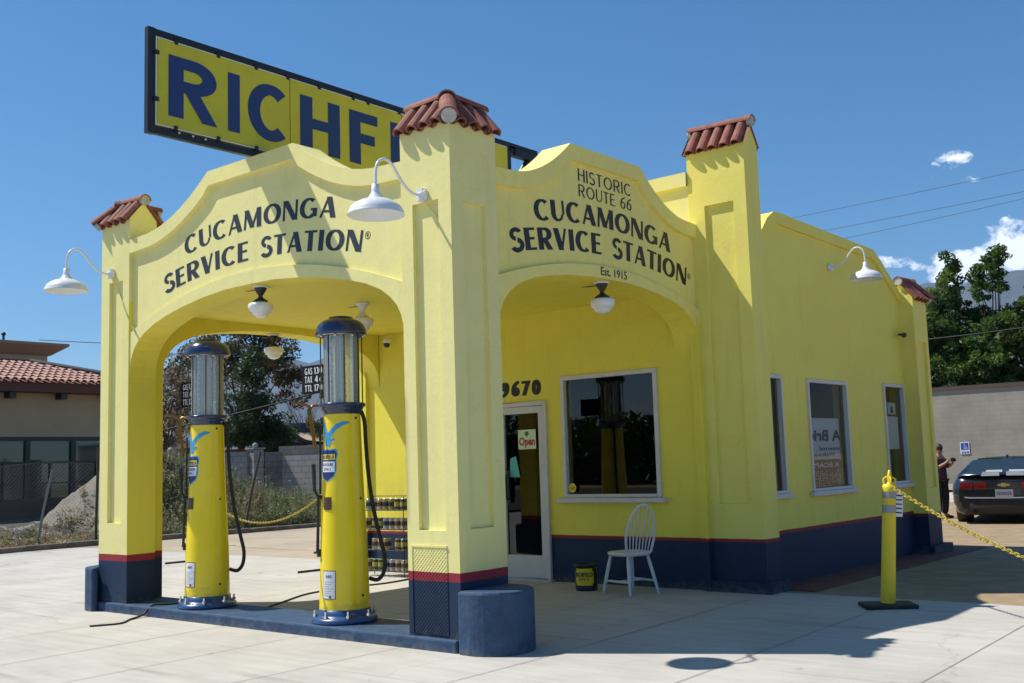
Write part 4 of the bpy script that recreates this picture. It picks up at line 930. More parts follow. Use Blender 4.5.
# local +x is the front
def cpart(mb,nm,par=ch,m_=CHAIRW): return mb.obj(nm,m_,par,inv=False)
mb=MB(); prof=[]
n=32
def seat_ring(z,s):
    out=[]
    for i in range(n):
        a=2*math.pi*i/n; c,s_=math.cos(a),math.sin(a); rx=.215*(abs(c)**.0) ; e=.75
        x=.215*math.copysign(abs(c)**e,c); y=.215*math.copysign(abs(s_)**e,s_); y*=(1+.06*c); out.append((x*s,y*s,z))
    return out
vs=[];rings=[(.40,.9),(.408,.97),(.425,1.0),(.437,.99),(.442,.95),(.436,.7),(.432,.3)]
for z,s in rings: vs+=seat_ring(z,s)
fs=[(i*n+j,i*n+(j+1)%n,(i+1)*n+(j+1)%n,(i+1)*n+j) for i in range(len(rings)-1) for j in range(n)]
mb.add(vs,fs,0,True); mb.add(vs[:n],[tuple(range(n))]); mb.add(vs[-n:],[tuple(range(n))]); cpart(mb,'seat')
tops=[(.15,.14),(.15,-.14),(-.14,.13),(-.14,-.13)]; feet=[(.23,.20),(.23,-.20),(-.235,.19),(-.235,-.19)]
for (a,b),(c,d_) in zip(tops,feet):
    mb=MB(); mb.tube([(a,b,.41),(a+(c-a)*.25,b+(d_-b)*.25,.31),(a+(c-a)*.6,b+(d_-b)*.6,.17),(c,d_,0)],[.014,.020,.019,.0125],n=10); cpart(mb,'leg')
def mid(k,s): (a,b),(c,d_)=tops[k],feet[k]; return Vector((a+(c-a)*s,b+(d_-b)*s,.41*(1-s)))
mb=MB(); A=mid(0,.68);B=mid(2,.68);mb.tube([A,(A+B)/2,B],[.009,.014,.009],n=8); cpart(mb,'stretcher')
mb=MB(); C_=mid(1,.68);D_=mid(3,.68);mb.tube([C_,(C_+D_)/2,D_],[.009,.014,.009],n=8); cpart(mb,'stretcher')
mb=MB(); mb.tube([(A+B)/2,(C_+D_)/2],.010,n=8); cpart(mb,'stretcher')
def back(yy): # hoop height at y
    return .44+.50*math.sqrt(max(0,1-(abs(yy)/.205)**2.4))
lean=lambda z:-.165-(z-.44)*.22
pts=[]
for i in range(25):
    a=math.pi*i/24; y=.20*math.cos(a); z=.44+.505*math.sin(a)**.75 if i not in (0,24) else .43
    pts.append((lean(z),y*(.80 if i in (0,24) else .83+.17*min(1,(z-.43)/.2)),z))
mb=MB(); mb.tube(pts,.0135,n=10); cpart(mb,'hoop')
for k in range(-3,4):
    y=k*.046; zt2=.44+.505*max(0,1-(abs(y*1.15)/.20)**2)**.375; mb=MB(); mb.tube([(-.16,y*.85,.43),(lean(.6),y*1.0,.6),(lean(zt2),y*1.2,zt2)],[.006,.008,.005],n=7); cpart(mb,'spindle')

# bucket by the chair
bk=empty('oil_pail',(-1.34,3.50,gz(3.5)),'small black oil pail with yellow label beside the white chair','bucket')
mb=MB(); mb.lathe([(.001,.0),(.118,0),(.122,.01),(.128,.26),(.134,.265),(.134,.285),(.12,.285),(.12,.275),(.001,.27)],n=32); mb.obj('body',BLACK,bk,inv=False)
def dk(s,z,off=.002,a0=-66): r_=.123+.005*z/.26+off; a=R(a0)+s/r_; return (math.cos(a)*r_,math.sin(a)*r_,z)
mb=MB()
for (z0,z1,w0) in ((.06,.085,.10),(.085,.215,.115),(.215,.245,.10)):
    for k in range(10): a,b=-w0+k*w0/5,-w0+(k+1)*w0/5; mb.quad(dk(a,z0),dk(b,z0),dk(b,z1),dk(a,z1),0)
put_text(mb,'RICHFIELD',lambda u,z,o:dk(u,z,.004+o),-.105,.105,.05,lambda u:.155,K=.26,Nn=.2,mi=1)
put_text(mb,'MOTOR OIL',lambda u,z,o:dk(u,z,.004+o),-.06,.06,.022,lambda u:.118,K=.26,Nn=.2,mi=1)
for k in range(10): a,b=-.10+k*.02,-.08+k*.02; mb.quad(dk(a,.025),dk(b,.025),dk(b,.045),dk(a,.045),2)
mb.obj('label',[SAFY,BLACKL,SIGNB],bk,inv=False)
mb=MB(); mb.tube([(.13*math.cos(a),.13*math.sin(a)-.03*math.sin(a),.26-.09*math.sin(a)) for a in [math.pi*i/12 for i in range(13)]],.004,n=5); mb.obj('handle',ALU,bk,inv=False)
# open sign in the door
mb=MB(); yy=D+.004; mb.box(-2.66,-2.38,yy-.004,yy,1.64,1.88,0)
font_text(mb,'Open',lambda u,z,o:(u,yy-.006,z),-2.645,-2.395,1.655,1.79,bold=.035,mi=1)
mb.lathe([(.0001,0),(.032,0)],n=14,mi=2,T=Matrix.Translation((-2.52,yy-.006,1.83))@Matrix.Rotation(R(90),4,'X'))
tag(mb.obj('open_sign',[mat('open_card',(.62,.72,.45),.6),mat('open_red',(.45,.02,.02),.5),mat('open_green',(.05,.15,.06),.5)]),'small pale green Open sign with red letters in the glass door','sign')
mb=MB(); mb.add([(-2.82,yy,1.30),(-2.65,yy,1.30),(-2.71,yy,1.56),(-2.80,yy,1.53)],[(0,1,2,3)]); mb.add([(-2.82,yy+.004,1.30),(-2.65,yy+.004,1.30),(-2.71,yy+.004,1.56),(-2.80,yy+.004,1.53)],[(0,1,2,3)])
tag(mb.obj('notice_card',mat('turquoise_card',(.10,.45,.38),.6)),'turquoise paper notice stuck inside the door glass left of centre','notice')

# ------------------------------------------------------------------ oil can rack
rk=empty('can_rack',(-4.65,3.62,.05),'wire display rack of oil cans against the left end of the office wall','rack')
mb=MB()
for x in (-.40,.40):
    for y in (-.10,.12): mb.tube([(x,y,0),(x,y,1.04)],.006,n=5)
for z in (.07,.34,.61,.86): 
    for y in (-.10,0,.12): mb.tube([(-.4,y,z),(.4,y,z)],.005,n=5)
    mb.tube([(-.4,-.10,z+.05),(.4,-.10,z+.05)],.003,n=4)
    for x in (-.4,-.2,0,.2,.4): mb.tube([(x,-.10,z),(x,.12,z)],.003,n=4)
mb.tube([(-.4,.12,1.04),(.4,.12,1.04)],.006,n=5); mb.tube([(0,.12,.86),(0,.12,1.04)],.004,n=4)
mb.obj('frame',BLACK,rk,inv=False)
cm=[('yellow and black',(.30,.22,.04),(.02,.02,.03)),('cream and brown',(.38,.34,.24),(.10,.045,.02)),('silver and black',(.30,.31,.32),(.02,.025,.03)),('olive and yellow',(.05,.05,.03),(.36,.31,.05))]
CM=[[mat('can_'+str(i)+'_a',a,.3),mat('can_'+str(i)+'_b',b,.4),CHROME] for i,(nm,a,b) in enumerate(cm)]
def can(mats):
    mb=MB(); mb.lathe([(.0001,0),(.048,0),(.05,.004)],n=18,mi=2); mb.lathe([(.05,.004),(.05,.045)],n=18,mi=0); mb.lathe([(.05,.045),(.05,.10)],n=18,mi=1); mb.lathe([(.05,.10),(.05,.135)],n=18,mi=0); mb.lathe([(.05,.135),(.05,.142),(.046,.142),(.045,.137),(.0001,.137)],n=18,mi=2); return mb
protos=[]
row=['bottom','third','second','top']; nth=['first','second','third','fourth','fifth','sixth','seventh']
for zi,z in enumerate((.07,.34,.61,.86)):
    for xi in range(7):
        k=(xi*3+zi*2+xi//2)%4
        if zi==1 and xi in (0,4): continue
        while len(protos)<=k: protos.append(None)
        if protos[k] is None:
            c=can(CM[k]).obj('oil_can',CM[k]); protos[k]=c
        else: c=protos[k].copy(); COL.objects.link(c)
        c.location=(-4.65-.33+xi*.11,3.60,.05+z+.008); c.rotation_euler.z=xi*1.3+zi
        tag(c,f'{cm[k][0]} oil can, {nth[xi]} from the left on the {row[zi]} shelf','oil can','oil cans on the wire rack')
# coil of yellow chain hanging at the rack
mb=MB()
for k in range(9):
    ph=k*.7; mb.tube([(-5.03+.035*math.cos(ph)*s_+.0,3.50+.02*math.sin(ph),1.0-.36*s_) for s_ in (0,.2,.4,.6,.8,1)]+[(-5.03-.06*math.cos(ph),3.50,.62+.02*math.sin(ph*3)),(-5.03-.03*math.cos(ph),3.5,.8)],.007,n=5)
tag(mb.obj('chain_coil',SAFY),'bunch of yellow plastic chain hanging at the left end of the can rack','chain')

# ------------------------------------------------------------------ delineator posts and yellow chain
def delineator(x,y,rz,label,tagp=True,tilt=4.6):
    o=empty('delineator_post',(x,y,gz(y)),label,'post',None,rz=rz)
    mb=MB(); mb.box(-.235,.235,-.165,.165,0,.035); mb.obj('base',RUBBER,o,bevel=.008,inv=False)
    pre=set(kids(o))
    mb=MB(); mb.lathe([(.064,.035),(.066,.10),(.060,1.02),(.056,1.06),(.001,1.06)],n=24); mb.obj('tube',SAFY,o,inv=False)
    mb=MB()
    for a,b in ((.83,.90),(.96,1.02)): mb.lathe([(.0635,a),(.0628,b)],n=24)
    mb.obj('reflective_band',REFL,o,inv=False)
    mb=MB(); mb.lathe([(.064,1.02),(.066,1.05),(.06,1.08),(.03,1.09),(.022,1.11),(.026,1.14),(.018,1.17),(.012,1.21),(.001,1.215)],n=20)
    for a in (0,90,180,270): c,s_=math.cos(R(a)),math.sin(R(a)); mb.tube([(c*.045,s_*.045,1.08),(c*.055,s_*.055,1.13),(c*.025,s_*.025,1.15)],.010,n=6)
    mb.obj('cap',SAFY,o,inv=False)
    if tagp:
        mb=MB(); T_=Matrix.Rotation(R(39.8)-rz,4,'Z'); mb.box(.055,.125,-.004,.0,.80,1.03,0,T=T_)
        for k in range(5): mb.box(.062,.118,-.0055,-.0045,.83+k*.038,.842+k*.038,1,T=T_)
        mb.obj('notice_tag',[PAPER,BLACKL],o,inv=False)
    for k in kids(o):
        if k not in pre:
            ax=Matrix.Rotation(-rz,3,'Z')@Vector((-.64,.77,0)); k.matrix_basis=Matrix.Rotation(R(tilt),4,ax)@Matrix.Diagonal((1,1,1.035,1))
    return o
delineator(2.02,3.60,R(35),'yellow delineator post with grey bands in front of the shaded side wall')
delineator(-8.5,5.9,R(10),'yellow delineator post mostly hidden behind the right hand pump',False,0)
delineator(-12.75,6.1,R(30),'yellow delineator post hidden behind the left hand pump by the fence',False,0)
CHN=mat('chain_yellow',(.62,.46,.03),.5,col2=(.28,.21,.04),vscale=18)
def chain(a,b,sag,label,link=.058,r=.0046):
    a=Vector(a);b=Vector(b); n=int((b-a).length*1.03/(link*.72)); pts=[]
    for i in range(n+1): s=i/n; pts.append(a.lerp(b,s)+Vector((0,0,-sag*4*s*(1-s))))
    mb=MB()
    for i in range(n):
        p,q=pts[i],pts[i+1]; t_=(q-p).normalized(); c=(p+q)/2; s_=t_.cross(Vector((0,0,1))).normalized(); u_=s_.cross(t_); w_=s_ if i%2 else u_
        ring=[c+t_*math.cos(k)*link*.55+w_*math.sin(k)*link*.28 for k in [2*math.pi*j/8 for j in range(9)]]
        mb.tube(ring,r,n=5,cap=False)
    tag(mb.obj('yellow_chain',CHN),label,'chain')
chain((2.13,3.62,1.14),(3.7,2.5,.56),.04,'yellow plastic chain running from the near post out of the picture on the right')
chain((-12.7,6.1,1.15),(-8.5,5.9,1.15),.62,'yellow plastic chain sagging between the two pumps in the background',.065,.006)

# ------------------------------------------------------------------ parked car seen from behind
CARP=mat('car_paint',(.030,.034,.042),.22,metal=.5,coat=1)
CARG=mat('car_glass',(.02,.03,.035),.04,spec=.8)
STRIPE=mat('car_stripe',(.42,.44,.46),.3,coat=.5)
LENS=mat('tail_lens',(.20,.004,.007),.2,coat=.6)
car=empty('parked_car',(-.16,15.25,.02),'dark grey sports coupe with white rally stripes parked by the grey wall','car',None,rz=R(12)); car.scale=(1.0,1,.97)
def loft(mb,secs,mi=0,smooth=True,cap=True):
    n=len(secs[0]); vs=[v for s in secs for v in s]
    mb.add(vs,[(i*n+j,i*n+j+1,(i+1)*n+j+1,(i+1)*n+j) for i in range(len(secs)-1) for j in range(n-1)],mi,smooth)
    if cap: mb.add(secs[0],[tuple(range(n))],mi); mb.add(secs[-1],[tuple(range(n))],mi)
def sec(y,w,zb,zm,zt,tuck=.9,crown=.02):
    half=[(w*.82,zb),(w*.93,zb+.04),(w*.965,zb+.16),(w*.995,(zb+zm)/2),(w,zm),(w*.985,zm+(zt-zm)*.45),(w*tuck,zt-.035),(w*(tuck-.08),zt),(w*.4,zt+crown*.8),(0,zt+crown)]
    return [(x,y,z) for x,z in half]+[(-x,y,z) for x,z in half[-2::-1]]
mb=MB()
loft(mb,[sec(-.02,.80,.30,.62,.86,.88),sec(.02,.87,.24,.64,.93,.90),sec(.16,.925,.22,.65,.975,.90),sec(.50,.955,.20,.66,.985,.88),sec(.95,.965,.20,.66,.965,.88),sec(1.5,.945,.20,.64,.94,.90),sec(2.6,.93,.20,.62,.93,.91),sec(3.4,.94,.20,.64,.92,.88),sec(4.1,.945,.20,.63,.86,.84),sec(4.6,.88,.22,.58,.76,.80),sec(4.8,.76,.26,.52,.66,.8)])
body=mb.obj('body',CARP,car,inv=False)
mb=MB()
def gsec(y,wb,wt,zb,zt): 
    half=[(wb,zb),(wb*.97+wt*.03,zb+.03),((wb+wt)/2+.02,(zb+zt)/2),(wt+.03,zt-.05),(wt-.05,zt-.008),(wt*.5,zt+.012),(0,zt+.018)]
    return [(x,y,z) for x,z in half]+[(-x,y,z) for x,z in half[-2::-1]]
loft(mb,[gsec(1.45,.78,.60,.92,1.26),gsec(1.75,.80,.60,.92,1.30),gsec(2.3,.80,.585,.92,1.31),gsec(2.75,.79,.57,.92,1.285)])
mb.obj('roof',CARP,car,inv=False)
mb=MB(); mb.add([(-.74,.72,.985),(.74,.72,.985),(.60,1.46,1.265),(.3,1.44,1.28),(-.3,1.44,1.28),(-.60,1.46,1.265)],[(0,1,2,3,4,5)])
mb.add([(.80,.85,.965),(.63,1.46,1.255),(.79,1.5,.95)],[(0,1,2)]); mb.add([(-.80,.85,.965),(-.63,1.46,1.255),(-.79,1.5,.95)],[(0,1,2)])
mb.obj('rear_window',CARG,car,inv=False)
mb=MB()
for s in(1,-1):
    mb.add([(s*.74,.72,.985),(s*.86,.60,.97),(s*.80,1.0,.975),(s*.66,1.46,1.25),(s*.60,1.46,1.268)],[(0,1,2,3,4)])
mb.obj('rear_pillar',CARP,car,inv=False)
mb=MB(); mb.add([(-.56,2.75,1.28),(.56,2.75,1.28),(.76,3.5,.93),(-.76,3.5,.93)],[(0,1,2,3)]); mb.obj('windscreen',CARG,car,inv=False)
mb=MB()
for s in(1,-1): mb.quad((s*.812,1.7,.97),(s*.812,2.7,.97),(s*.63,2.6,1.24),(s*.64,1.75,1.25))
mb.obj('side_window',CARG,car,inv=False)
# spoiler, stripes
mb=MB(); prof=[(-.06,.985),(-.045,1.02),(.02,1.035),(.14,1.03),(.2,1.0),(.1,.975)]
secs=[[(x*w_,y+dy,z-dz) for y,z in prof] for x,w_,dy,dz in ((-.80,1,.12,.045),(-.70,1,.04,.012),(-.35,1,0,0),(.35,1,0,0),(.70,1,.04,.012),(.80,1,.12,.045))]
secs=[[*s,s[0]] for s in secs]; loft(mb,secs); mb.obj('spoiler',CARP,car,inv=False)
mb=MB()
for s in(1,-1):
    mb.add([(s*.06,-.052,1.028),(s*.36,-.052,1.026),(s*.36,.145,1.040),(s*.06,.145,1.042)],[(0,1,2,3)]); mb.add([(s*.06,.145,1.042),(s*.36,.145,1.040),(s*.36,.70,1.012),(s*.06,.70,1.014)],[(0,1,2,3)])
    mb.add([(s*.06,-.068,.965),(s*.38,-.066,.963),(s*.36,-.058,1.026),(s*.06,-.058,1.028)],[(0,1,2,3)]); mb.add([(s*.06,.705,1.0),(s*.36,.705,.998),(s*.35,.86,1.06),(s*.06,.86,1.062)],[(0,1,2,3)])
    mb.add([(s*.06,1.47,1.298),(s*.34,1.47,1.296),(s*.34,2.72,1.312),(s*.06,2.72,1.316)],[(0,1,2,3)])
mb.obj('stripes',STRIPE,car,inv=False)
mb=MB(); mb.box(-.72,.72,-.035,.0,.70,.86); mb.obj('rear_panel',mat('car_black_panel',(.02,.022,.025),.25,coat=.6),car,bevel=.03,inv=False)
def rbox(mb,x0,x1,z0,z1,y,dp,r=.045,mi=0):
    pts=[]
    for (cx,cz,a0) in ((x1-r,z1-r,0),(x0+r,z1-r,90),(x0+r,z0+r,180),(x1-r,z0+r,270)):
        for k in range(5): a=R(a0+k*22.5); pts.append((cx+r*math.cos(a),cz+r*math.sin(a)))
    n=len(pts); mb.add([(x,y,z) for x,z in pts]+[(x,y+dp,z) for x,z in pts],[tuple(range(n))]+[(i,(i+1)%n,(i+1)%n+n,i+n) for i in range(n)],mi)
for s in(1,-1):
    for a,b in ((.30,.52),(.55,.77)):
        x0,x1=(a,b) if s>0 else (-b,-a); mb=MB(); rbox(mb,x0,x1,.715,.845,-.060,.05); o_=mb.obj('tail_light',LENS,car,inv=False)
        mb=MB(); rbox(mb,x0+.05,x1-.05,.755,.805,-.064,.01,.02); mb.obj('lens_centre',mat('lens_dark',(.12,.01,.012),.2,coat=.6),o_,inv=False)
mb=MB(); mb.box(-.155,.155,-.058,-.03,.55,.70); pl_o=mb.obj('number_plate',mat('plate_white',(.30,.30,.32),.4),car,inv=False)
mb=MB()
for k in range(7): x=-.125+k*.037; mb.box(x,x+.022,-.0605,-.0585,.595,.655)
mb.obj('characters',mat('plate_grey',(.10,.10,.16),.5),pl_o,inv=False)
mb=MB(); mb.prism([(-.11,-.018),(-.035,-.018),(-.045,-.036),(.045,-.036),(.035,-.018),(.11,-.018),(.095,.02),(.038,.02),(.048,.038),(-.048,.038),(-.038,.02),(-.095,.02)],0,.012,T=Matrix.Translation((0,-.050,.785))@Matrix.Rotation(R(90),4,'X')); mb.obj('badge',mat('badge_gold',(.6,.48,.18),.25,metal=.7),car,inv=False)
mb=MB(); mb.tube([(-.86,.06,.565),(-.6,-.045,.545),(0,-.065,.54),(.6,-.045,.545),(.86,.06,.565)],.018,n=8); mb.obj('bumper_line',CHROME,car,inv=False)
mb=MB(); 
secs=[[(x,y,.46),(x,y-.02,.38),(x,y+.01,.26),(x,y+.12,.20)] for x,y in ((-.82,.10),(-.6,-.015),(0,-.04),(.6,-.015),(.82,.10))]; loft(mb,secs,cap=False); mb.obj('diffuser',RUBBER,car,inv=False)
for s in(1,-1):
    mb=MB(); mb.tube([(s*.52,-.06,.30),(s*.52,.3,.30)],.042,n=14,cap=False); mb.obj('exhaust',CHROME,car,inv=False)
for (x,y) in ((.80,.98),(-.80,.98),(.80,3.85),(-.80,3.85)):
    mb=MB(); T_=Matrix.Translation((x,y,.35))@Matrix.Rotation(R(90),4,'Y'); mb.lathe([(.24,-.13),(.33,-.135),(.355,-.11),(.355,.11),(.33,.135),(.24,.13)],n=36,T=T_); mb.obj('wheel',RUBBER,car,inv=False)
    wo=[k for k in kids(car)][-1] if False else None
for (x,y) in ((.80,.98),(-.80,.98)):
    mb=MB(); sgn=1 if x>0 else -1; T_=Matrix.Translation((x+sgn*.135,y,.35))@Matrix.Rotation(R(90),4,'Y'); mb.lathe([(.001,-.04*sgn),(.24,-.02*sgn),(.245,0)],n=24,T=T_); mb.obj('rim',ALU,car,inv=False)
mb=MB(); mb.prism([(-.02,-.07),(.02,-.07),(.012,.05),(-.012,.05)],0,.05,T=Matrix.Translation((0,1.75,1.305))); mb.obj('roof_antenna',BLACK,car,inv=False)

# ------------------------------------------------------------------ person
pe=empty('person',(-1.88,16.9,.05),'person in dark maroon shirt and black trousers holding up a phone beside the station','person',None,rz=R(-20)); pe.scale=(.88,.88,.88)
def skin_obj(name,verts,edges,rads,m_,parent,sub=2):
    me=bpy.data.meshes.new(name); me.from_pydata(verts,edges,[]); o=bpy.data.objects.new(name,me); COL.objects.link(o); me.materials.append(m_)
    md=o.modifiers.new('s','SKIN'); md.use_smooth_shade=True
    for v,r_ in zip(me.skin_vertices[0].data,rads): v.radius=(r_ if isinstance(r_,tuple) else (r_,r_))
    me.skin_vertices[0].data[0].use_root=True
    sm_=o.modifiers.new('u','SUBSURF'); sm_.levels=sub; sm_.render_levels=sub
    dg=bpy.context.evaluated_depsgraph_get(); dg.update(); m2=bpy.data.meshes.new_from_object(o.evaluated_get(dg))
    for p in m2.polygons: p.use_smooth=True
    bpy.data.objects.remove(o); o=bpy.data.objects.new(name,m2); COL.objects.link(o); o.parent=parent; return o
SKIN=mat('skin',(.38,.19,.12),.55); SHIRT=mat('maroon_shirt',(.13,.035,.04),.8,col2=(.035,.02,.025),vscale=14); TROU=mat('black_trousers',(.02,.022,.028),.8); HAIR=mat('dark_hair',(.035,.022,.016),.6)
# faces local +x (towards the car); arms raised in front of the face
v=[(0,0,.95),(0,0,1.10),(0,0,1.28),(.0,0,1.42),(.02,0,1.50),(.03,0,1.58),(.035,0,1.67),
   (0,.17,1.40),(.08,.21,1.20),(.27,.13,1.30),(.33,.10,1.36),
   (0,-.17,1.40),(.08,-.21,1.18),(.28,-.11,1.30),(.34,-.07,1.38),
   (0,.09,.90),(.03,.11,.50),(-.03,.11,.10),(.10,.13,.04),
   (0,-.09,.90),(.0,-.11,.50),(-.06,-.10,.10),(.07,-.12,.04)]
e=[(0,1),(1,2),(2,3),(3,4),(4,5),(5,6),(3,7),(7,8),(8,9),(9,10),(3,11),(11,12),(12,13),(13,14),(0,15),(15,16),(16,17),(17,18),(0,19),(19,20),(20,21),(21,22)]
r_=[(.13,.15),(.12,.135),(.125,.155),(.10,.13),.055,(.085,.075),(.08,.075),.06,.045,.036,.028,.06,.045,.036,.028,.09,.06,.045,.035,.09,.06,.045,.035]
bp_=skin_obj('body',v,e,r_,SKIN,pe)
bp_.data.materials.append(TROU)
# clothes: shirt and trousers as slightly larger shells
v=[(0,0,.88),(0,0,1.0),(0,0,1.12),(0,0,1.28),(.0,0,1.40),(0,.17,1.39),(.08,.21,1.21),(.16,.175,1.25),(0,-.17,1.39),(.08,-.21,1.19),(.16,-.17,1.24)]
e=[(0,1),(1,2),(2,3),(3,4),(4,5),(5,6),(6,7),(4,8),(8,9),(9,10)]; skin_obj('shirt',v,e,[(.17,.20),(.165,.19),(.155,.175),(.15,.18),(.12,.15),.082,.066,.058,.082,.066,.058],SHIRT,pe)
v=[(0,0,.97),(0,.09,.88),(.03,.11,.50),(-.03,.11,.09),(0,-.09,.88),(.0,-.11,.50),(-.06,-.10,.09)]
e=[(0,1),(1,2),(2,3),(0,4),(4,5),(5,6)]; skin_obj('trousers',v,e,[(.155,.17),.12,.095,.085,.12,.095,.085],TROU,pe)
mb=MB(); mb.sphere((.015,0,1.665),.105,10,sc3=(1.0,.85,1.05)); mb.sphere((-.01,0,1.60),.09,8,sc3=(.8,.85,1.1)); mb.obj('hair',HAIR,pe,inv=False)
mb=MB(); mb.sphere((.105,0,1.60),.016,5); mb.box(.095,.112,-.03,.03,1.565,1.572); mb.obj('face',SKIN,pe,inv=False)
for s in (1,-1):
    for k in range(4): 
        mb=MB(); y=s*.085; z=1.335+k*.02; mb.tube([(.33,y,z),(.375,y*.8,z+.012),(.40,y*.45,z+.014)],[.010,.009,.007],n=7); mb.obj('finger',SKIN,pe,inv=False)
    mb=MB(); mb.tube([(.32,s*.08,1.40),(.34,s*.06,1.435),(.36,s*.035,1.44)],[.011,.010,.008],n=7); mb.obj('thumb',SKIN,pe,inv=False)
    mb=MB(); mb.sphere((.03+.10*1,s*.11-.0,.035),.05,8,sc3=(1.9,.85,.7)); mb.obj('shoe',BLACK,pe,inv=False)
ph=MB(); T_=pe.matrix_world
ph.box(-.006,.006,-.075,.075,-.037,.037); po=ph.obj('phone',BLACK,bevel=.003); po.location=Vector((-1.88,16.9,.05))+Matrix.Rotation(R(-20),3,'Z')@Vector((.36,0,1.21)); po.rotation_euler.z=R(-20); tag(po,'black phone held up in both hands by the person','phone')

# ------------------------------------------------------------------ chain link fence
WIRE=mat('galvanised_wire',(.06,.06,.06),.6,metal=.5); POST=mat('fence_post',(.16,.17,.17),.5,metal=.6); DPOST=mat('rusty_post',(.05,.035,.03),.8)
fe=empty('chain_link_fence',(-15.75,5,.05),'old chain link fence along the kerb with leaning posts','fence')
def fx(y): return -15.72+.05*math.sin(y*1.3)
for (y,dy,dx,m_,hh) in ((-1.2,.0,0,POST,1.75),(1.8,.05,0,POST,1.75),(4.35,.35,-.05,POST,1.65),(5.60,.04,0,DPOST,2.1),(9.40,.45,.05,DPOST,1.95),(12.6,.1,0,DPOST,1.9),(15.8,0,0,DPOST,1.9)):
    mb=MB(); mb.tube([(fx(y),y,.0),(fx(y)+dx*.5,y+dy*.45,hh*.5),(fx(y)+dx,y+dy,hh)],.028 if m_ is POST else .03,n=8); mb.obj('post',m_,fe)
mb=MB(); H=1.65; sp=.085
for k in range(int(-H/sp),int(7.6/sp)+1):
    for sgn in(1,-1):
        y0=-2+k*sp; y1=y0+H
        pts=[]
        for s in (0,.25,.5,.75,1):
            y=y0+(y1-y0)*s; z=.08+H*s if sgn>0 else .08+H*(1-s)
            if -2<=y<=5.6: pts.append((fx(y)+.06*math.sin(y*2+z),y,z+.05*math.sin(y*1.7)))
        if len(pts)>1: mb.tube(pts,.0016,n=3,cap=False,smooth=False)
mb.tube([(fx(y)+.03,y,1.74+.05*math.sin(y*1.7)) for y in [-2+i*.4 for i in range(20)]],.006,n=4); mb.obj('wire_mesh',WIRE,fe)

# ------------------------------------------------------------------ foliage helper
def leafmat(n,c1,c2):
    m=mat(n,c1,.55,col2=c2,vscale=1.2,spec=.35,detail=3)
    b=m.node_tree.nodes['Principled BSDF']; b.inputs['Subsurface Weight'].default_value=0
    t=m.node_tree; tr=N(t,'ShaderNodeBsdfTranslucent'); tr.inputs[0].default_value=(*[min(1,x*1.6) for x in c1],1); mx=N(t,'ShaderNodeMixShader'); mx.inputs[0].default_value=.28
    out=t.nodes['Material Output']; t.links.new(b.outputs[0],mx.inputs[1]); t.links.new(tr.outputs[0],mx.inputs[2]); t.links.new(mx.outputs[0],out.inputs[0]); return m
def leaves(mb,c,rad,n,size,mi=0,shell=.5,droop=0):
    c=Vector(c); vs=[];fs=[]
    for _ in range(n):
        while True:
            p=Vector((rnd.uniform(-1,1),rnd.uniform(-1,1),rnd.uniform(-1,1)))
            l=p.length
            if l<=1 and (l>shell or rnd.random()<.3): break
        p=Vector((p.x*rad[0],p.y*rad[1],p.z*rad[2]))
        a=Vector((rnd.gauss(0,1),rnd.gauss(0,1),rnd.gauss(0,1)-droop)).normalized(); b=a.cross(Vector((rnd.gauss(0,1),rnd.gauss(0,1),rnd.gauss(0,1)))).normalized()
        s=size*rnd.uniform(.6,1.3); q=c+p; k=len(vs)
        vs+=[q-a*s,q+b*s*.38-a*s*.15,q+a*s,q-b*s*.38-a*s*.1]; fs.append((k,k+1,k+2,k+3))
    mb.add(vs,fs,mi)
def limb(mb,a,b,r0,r1,wob=.1,n=5):
    a=Vector(a);b=Vector(b); pts=[a.lerp(b,i/n)+Vector((rnd.uniform(-1,1),rnd.uniform(-1,1),0))*wob*(0 if i in(0,n) else 1) for i in range(n+1)]
    mb.tube(pts,[r0+(r1-r0)*i/n for i in range(n+1)],n=7); return pts
BARK=mat('bark',(.09,.065,.045),.9,var=.3,vscale=8)
def tree(name,base,label,clusters,mats,size,dens,trunk_r=.18,droop=0,shell=.5,cat='tree',group=None):
    o=empty(name,base,label,cat,group); mb=MB(); top=max(c[2]+c[5]*.3 for c in clusters)
    B=Vector(base); cx=sum(c[0] for c in clusters)/len(clusters); cy=sum(c[1] for c in clusters)/len(clusters)
    mid_=B.lerp(Vector((cx,cy,top)),.45); limb(mb,B,mid_,trunk_r,trunk_r*.65)
    for c in clusters: limb(mb,B.lerp(mid_,rnd.uniform(.7,1)),(c[0],c[1],c[2]),trunk_r*.3,.012,wob=.15)
    mb.obj('trunk',BARK,o)
    mb=MB()
    for i,c in enumerate(clusters):
        x,y,z,rx,ry,rz=c[:6]; vol=rx*ry*rz
        # sub clumps give an uneven outline with gaps
        ns=max(3,int(5+9*vol**.5))
        for _ in range(ns):
            while True:
                p=Vector((rnd.uniform(-1,1),rnd.uniform(-1,1),rnd.uniform(-1,1)))
                if .35<p.length<1: break
            cr=rnd.uniform(.22,.42)*min(rx,ry,rz)+.12
            leaves(mb,(x+p.x*rx,y+p.y*ry,z+p.z*rz),(cr*1.1,cr*1.1,cr*.8),int(dens*cr**2),size,rnd.randrange(len(mats)),shell,droop)
    mb.obj('crown',mats,o); return o
G1=leafmat('leaf_green',(.080,.145,.026),(.035,.075,.014)); G2=leafmat('leaf_light',(.14,.21,.04),(.065,.12,.022)); G3=leafmat('leaf_dark',(.035,.07,.018),(.022,.042,.013))
RDL=leafmat('leaf_russet',(.075,.05,.03),(.035,.035,.02)); BRL=leafmat('leaf_brown',(.21,.16,.085),(.10,.09,.045)); CON=leafmat('leaf_conifer',(.05,.085,.03),(.028,.05,.018))
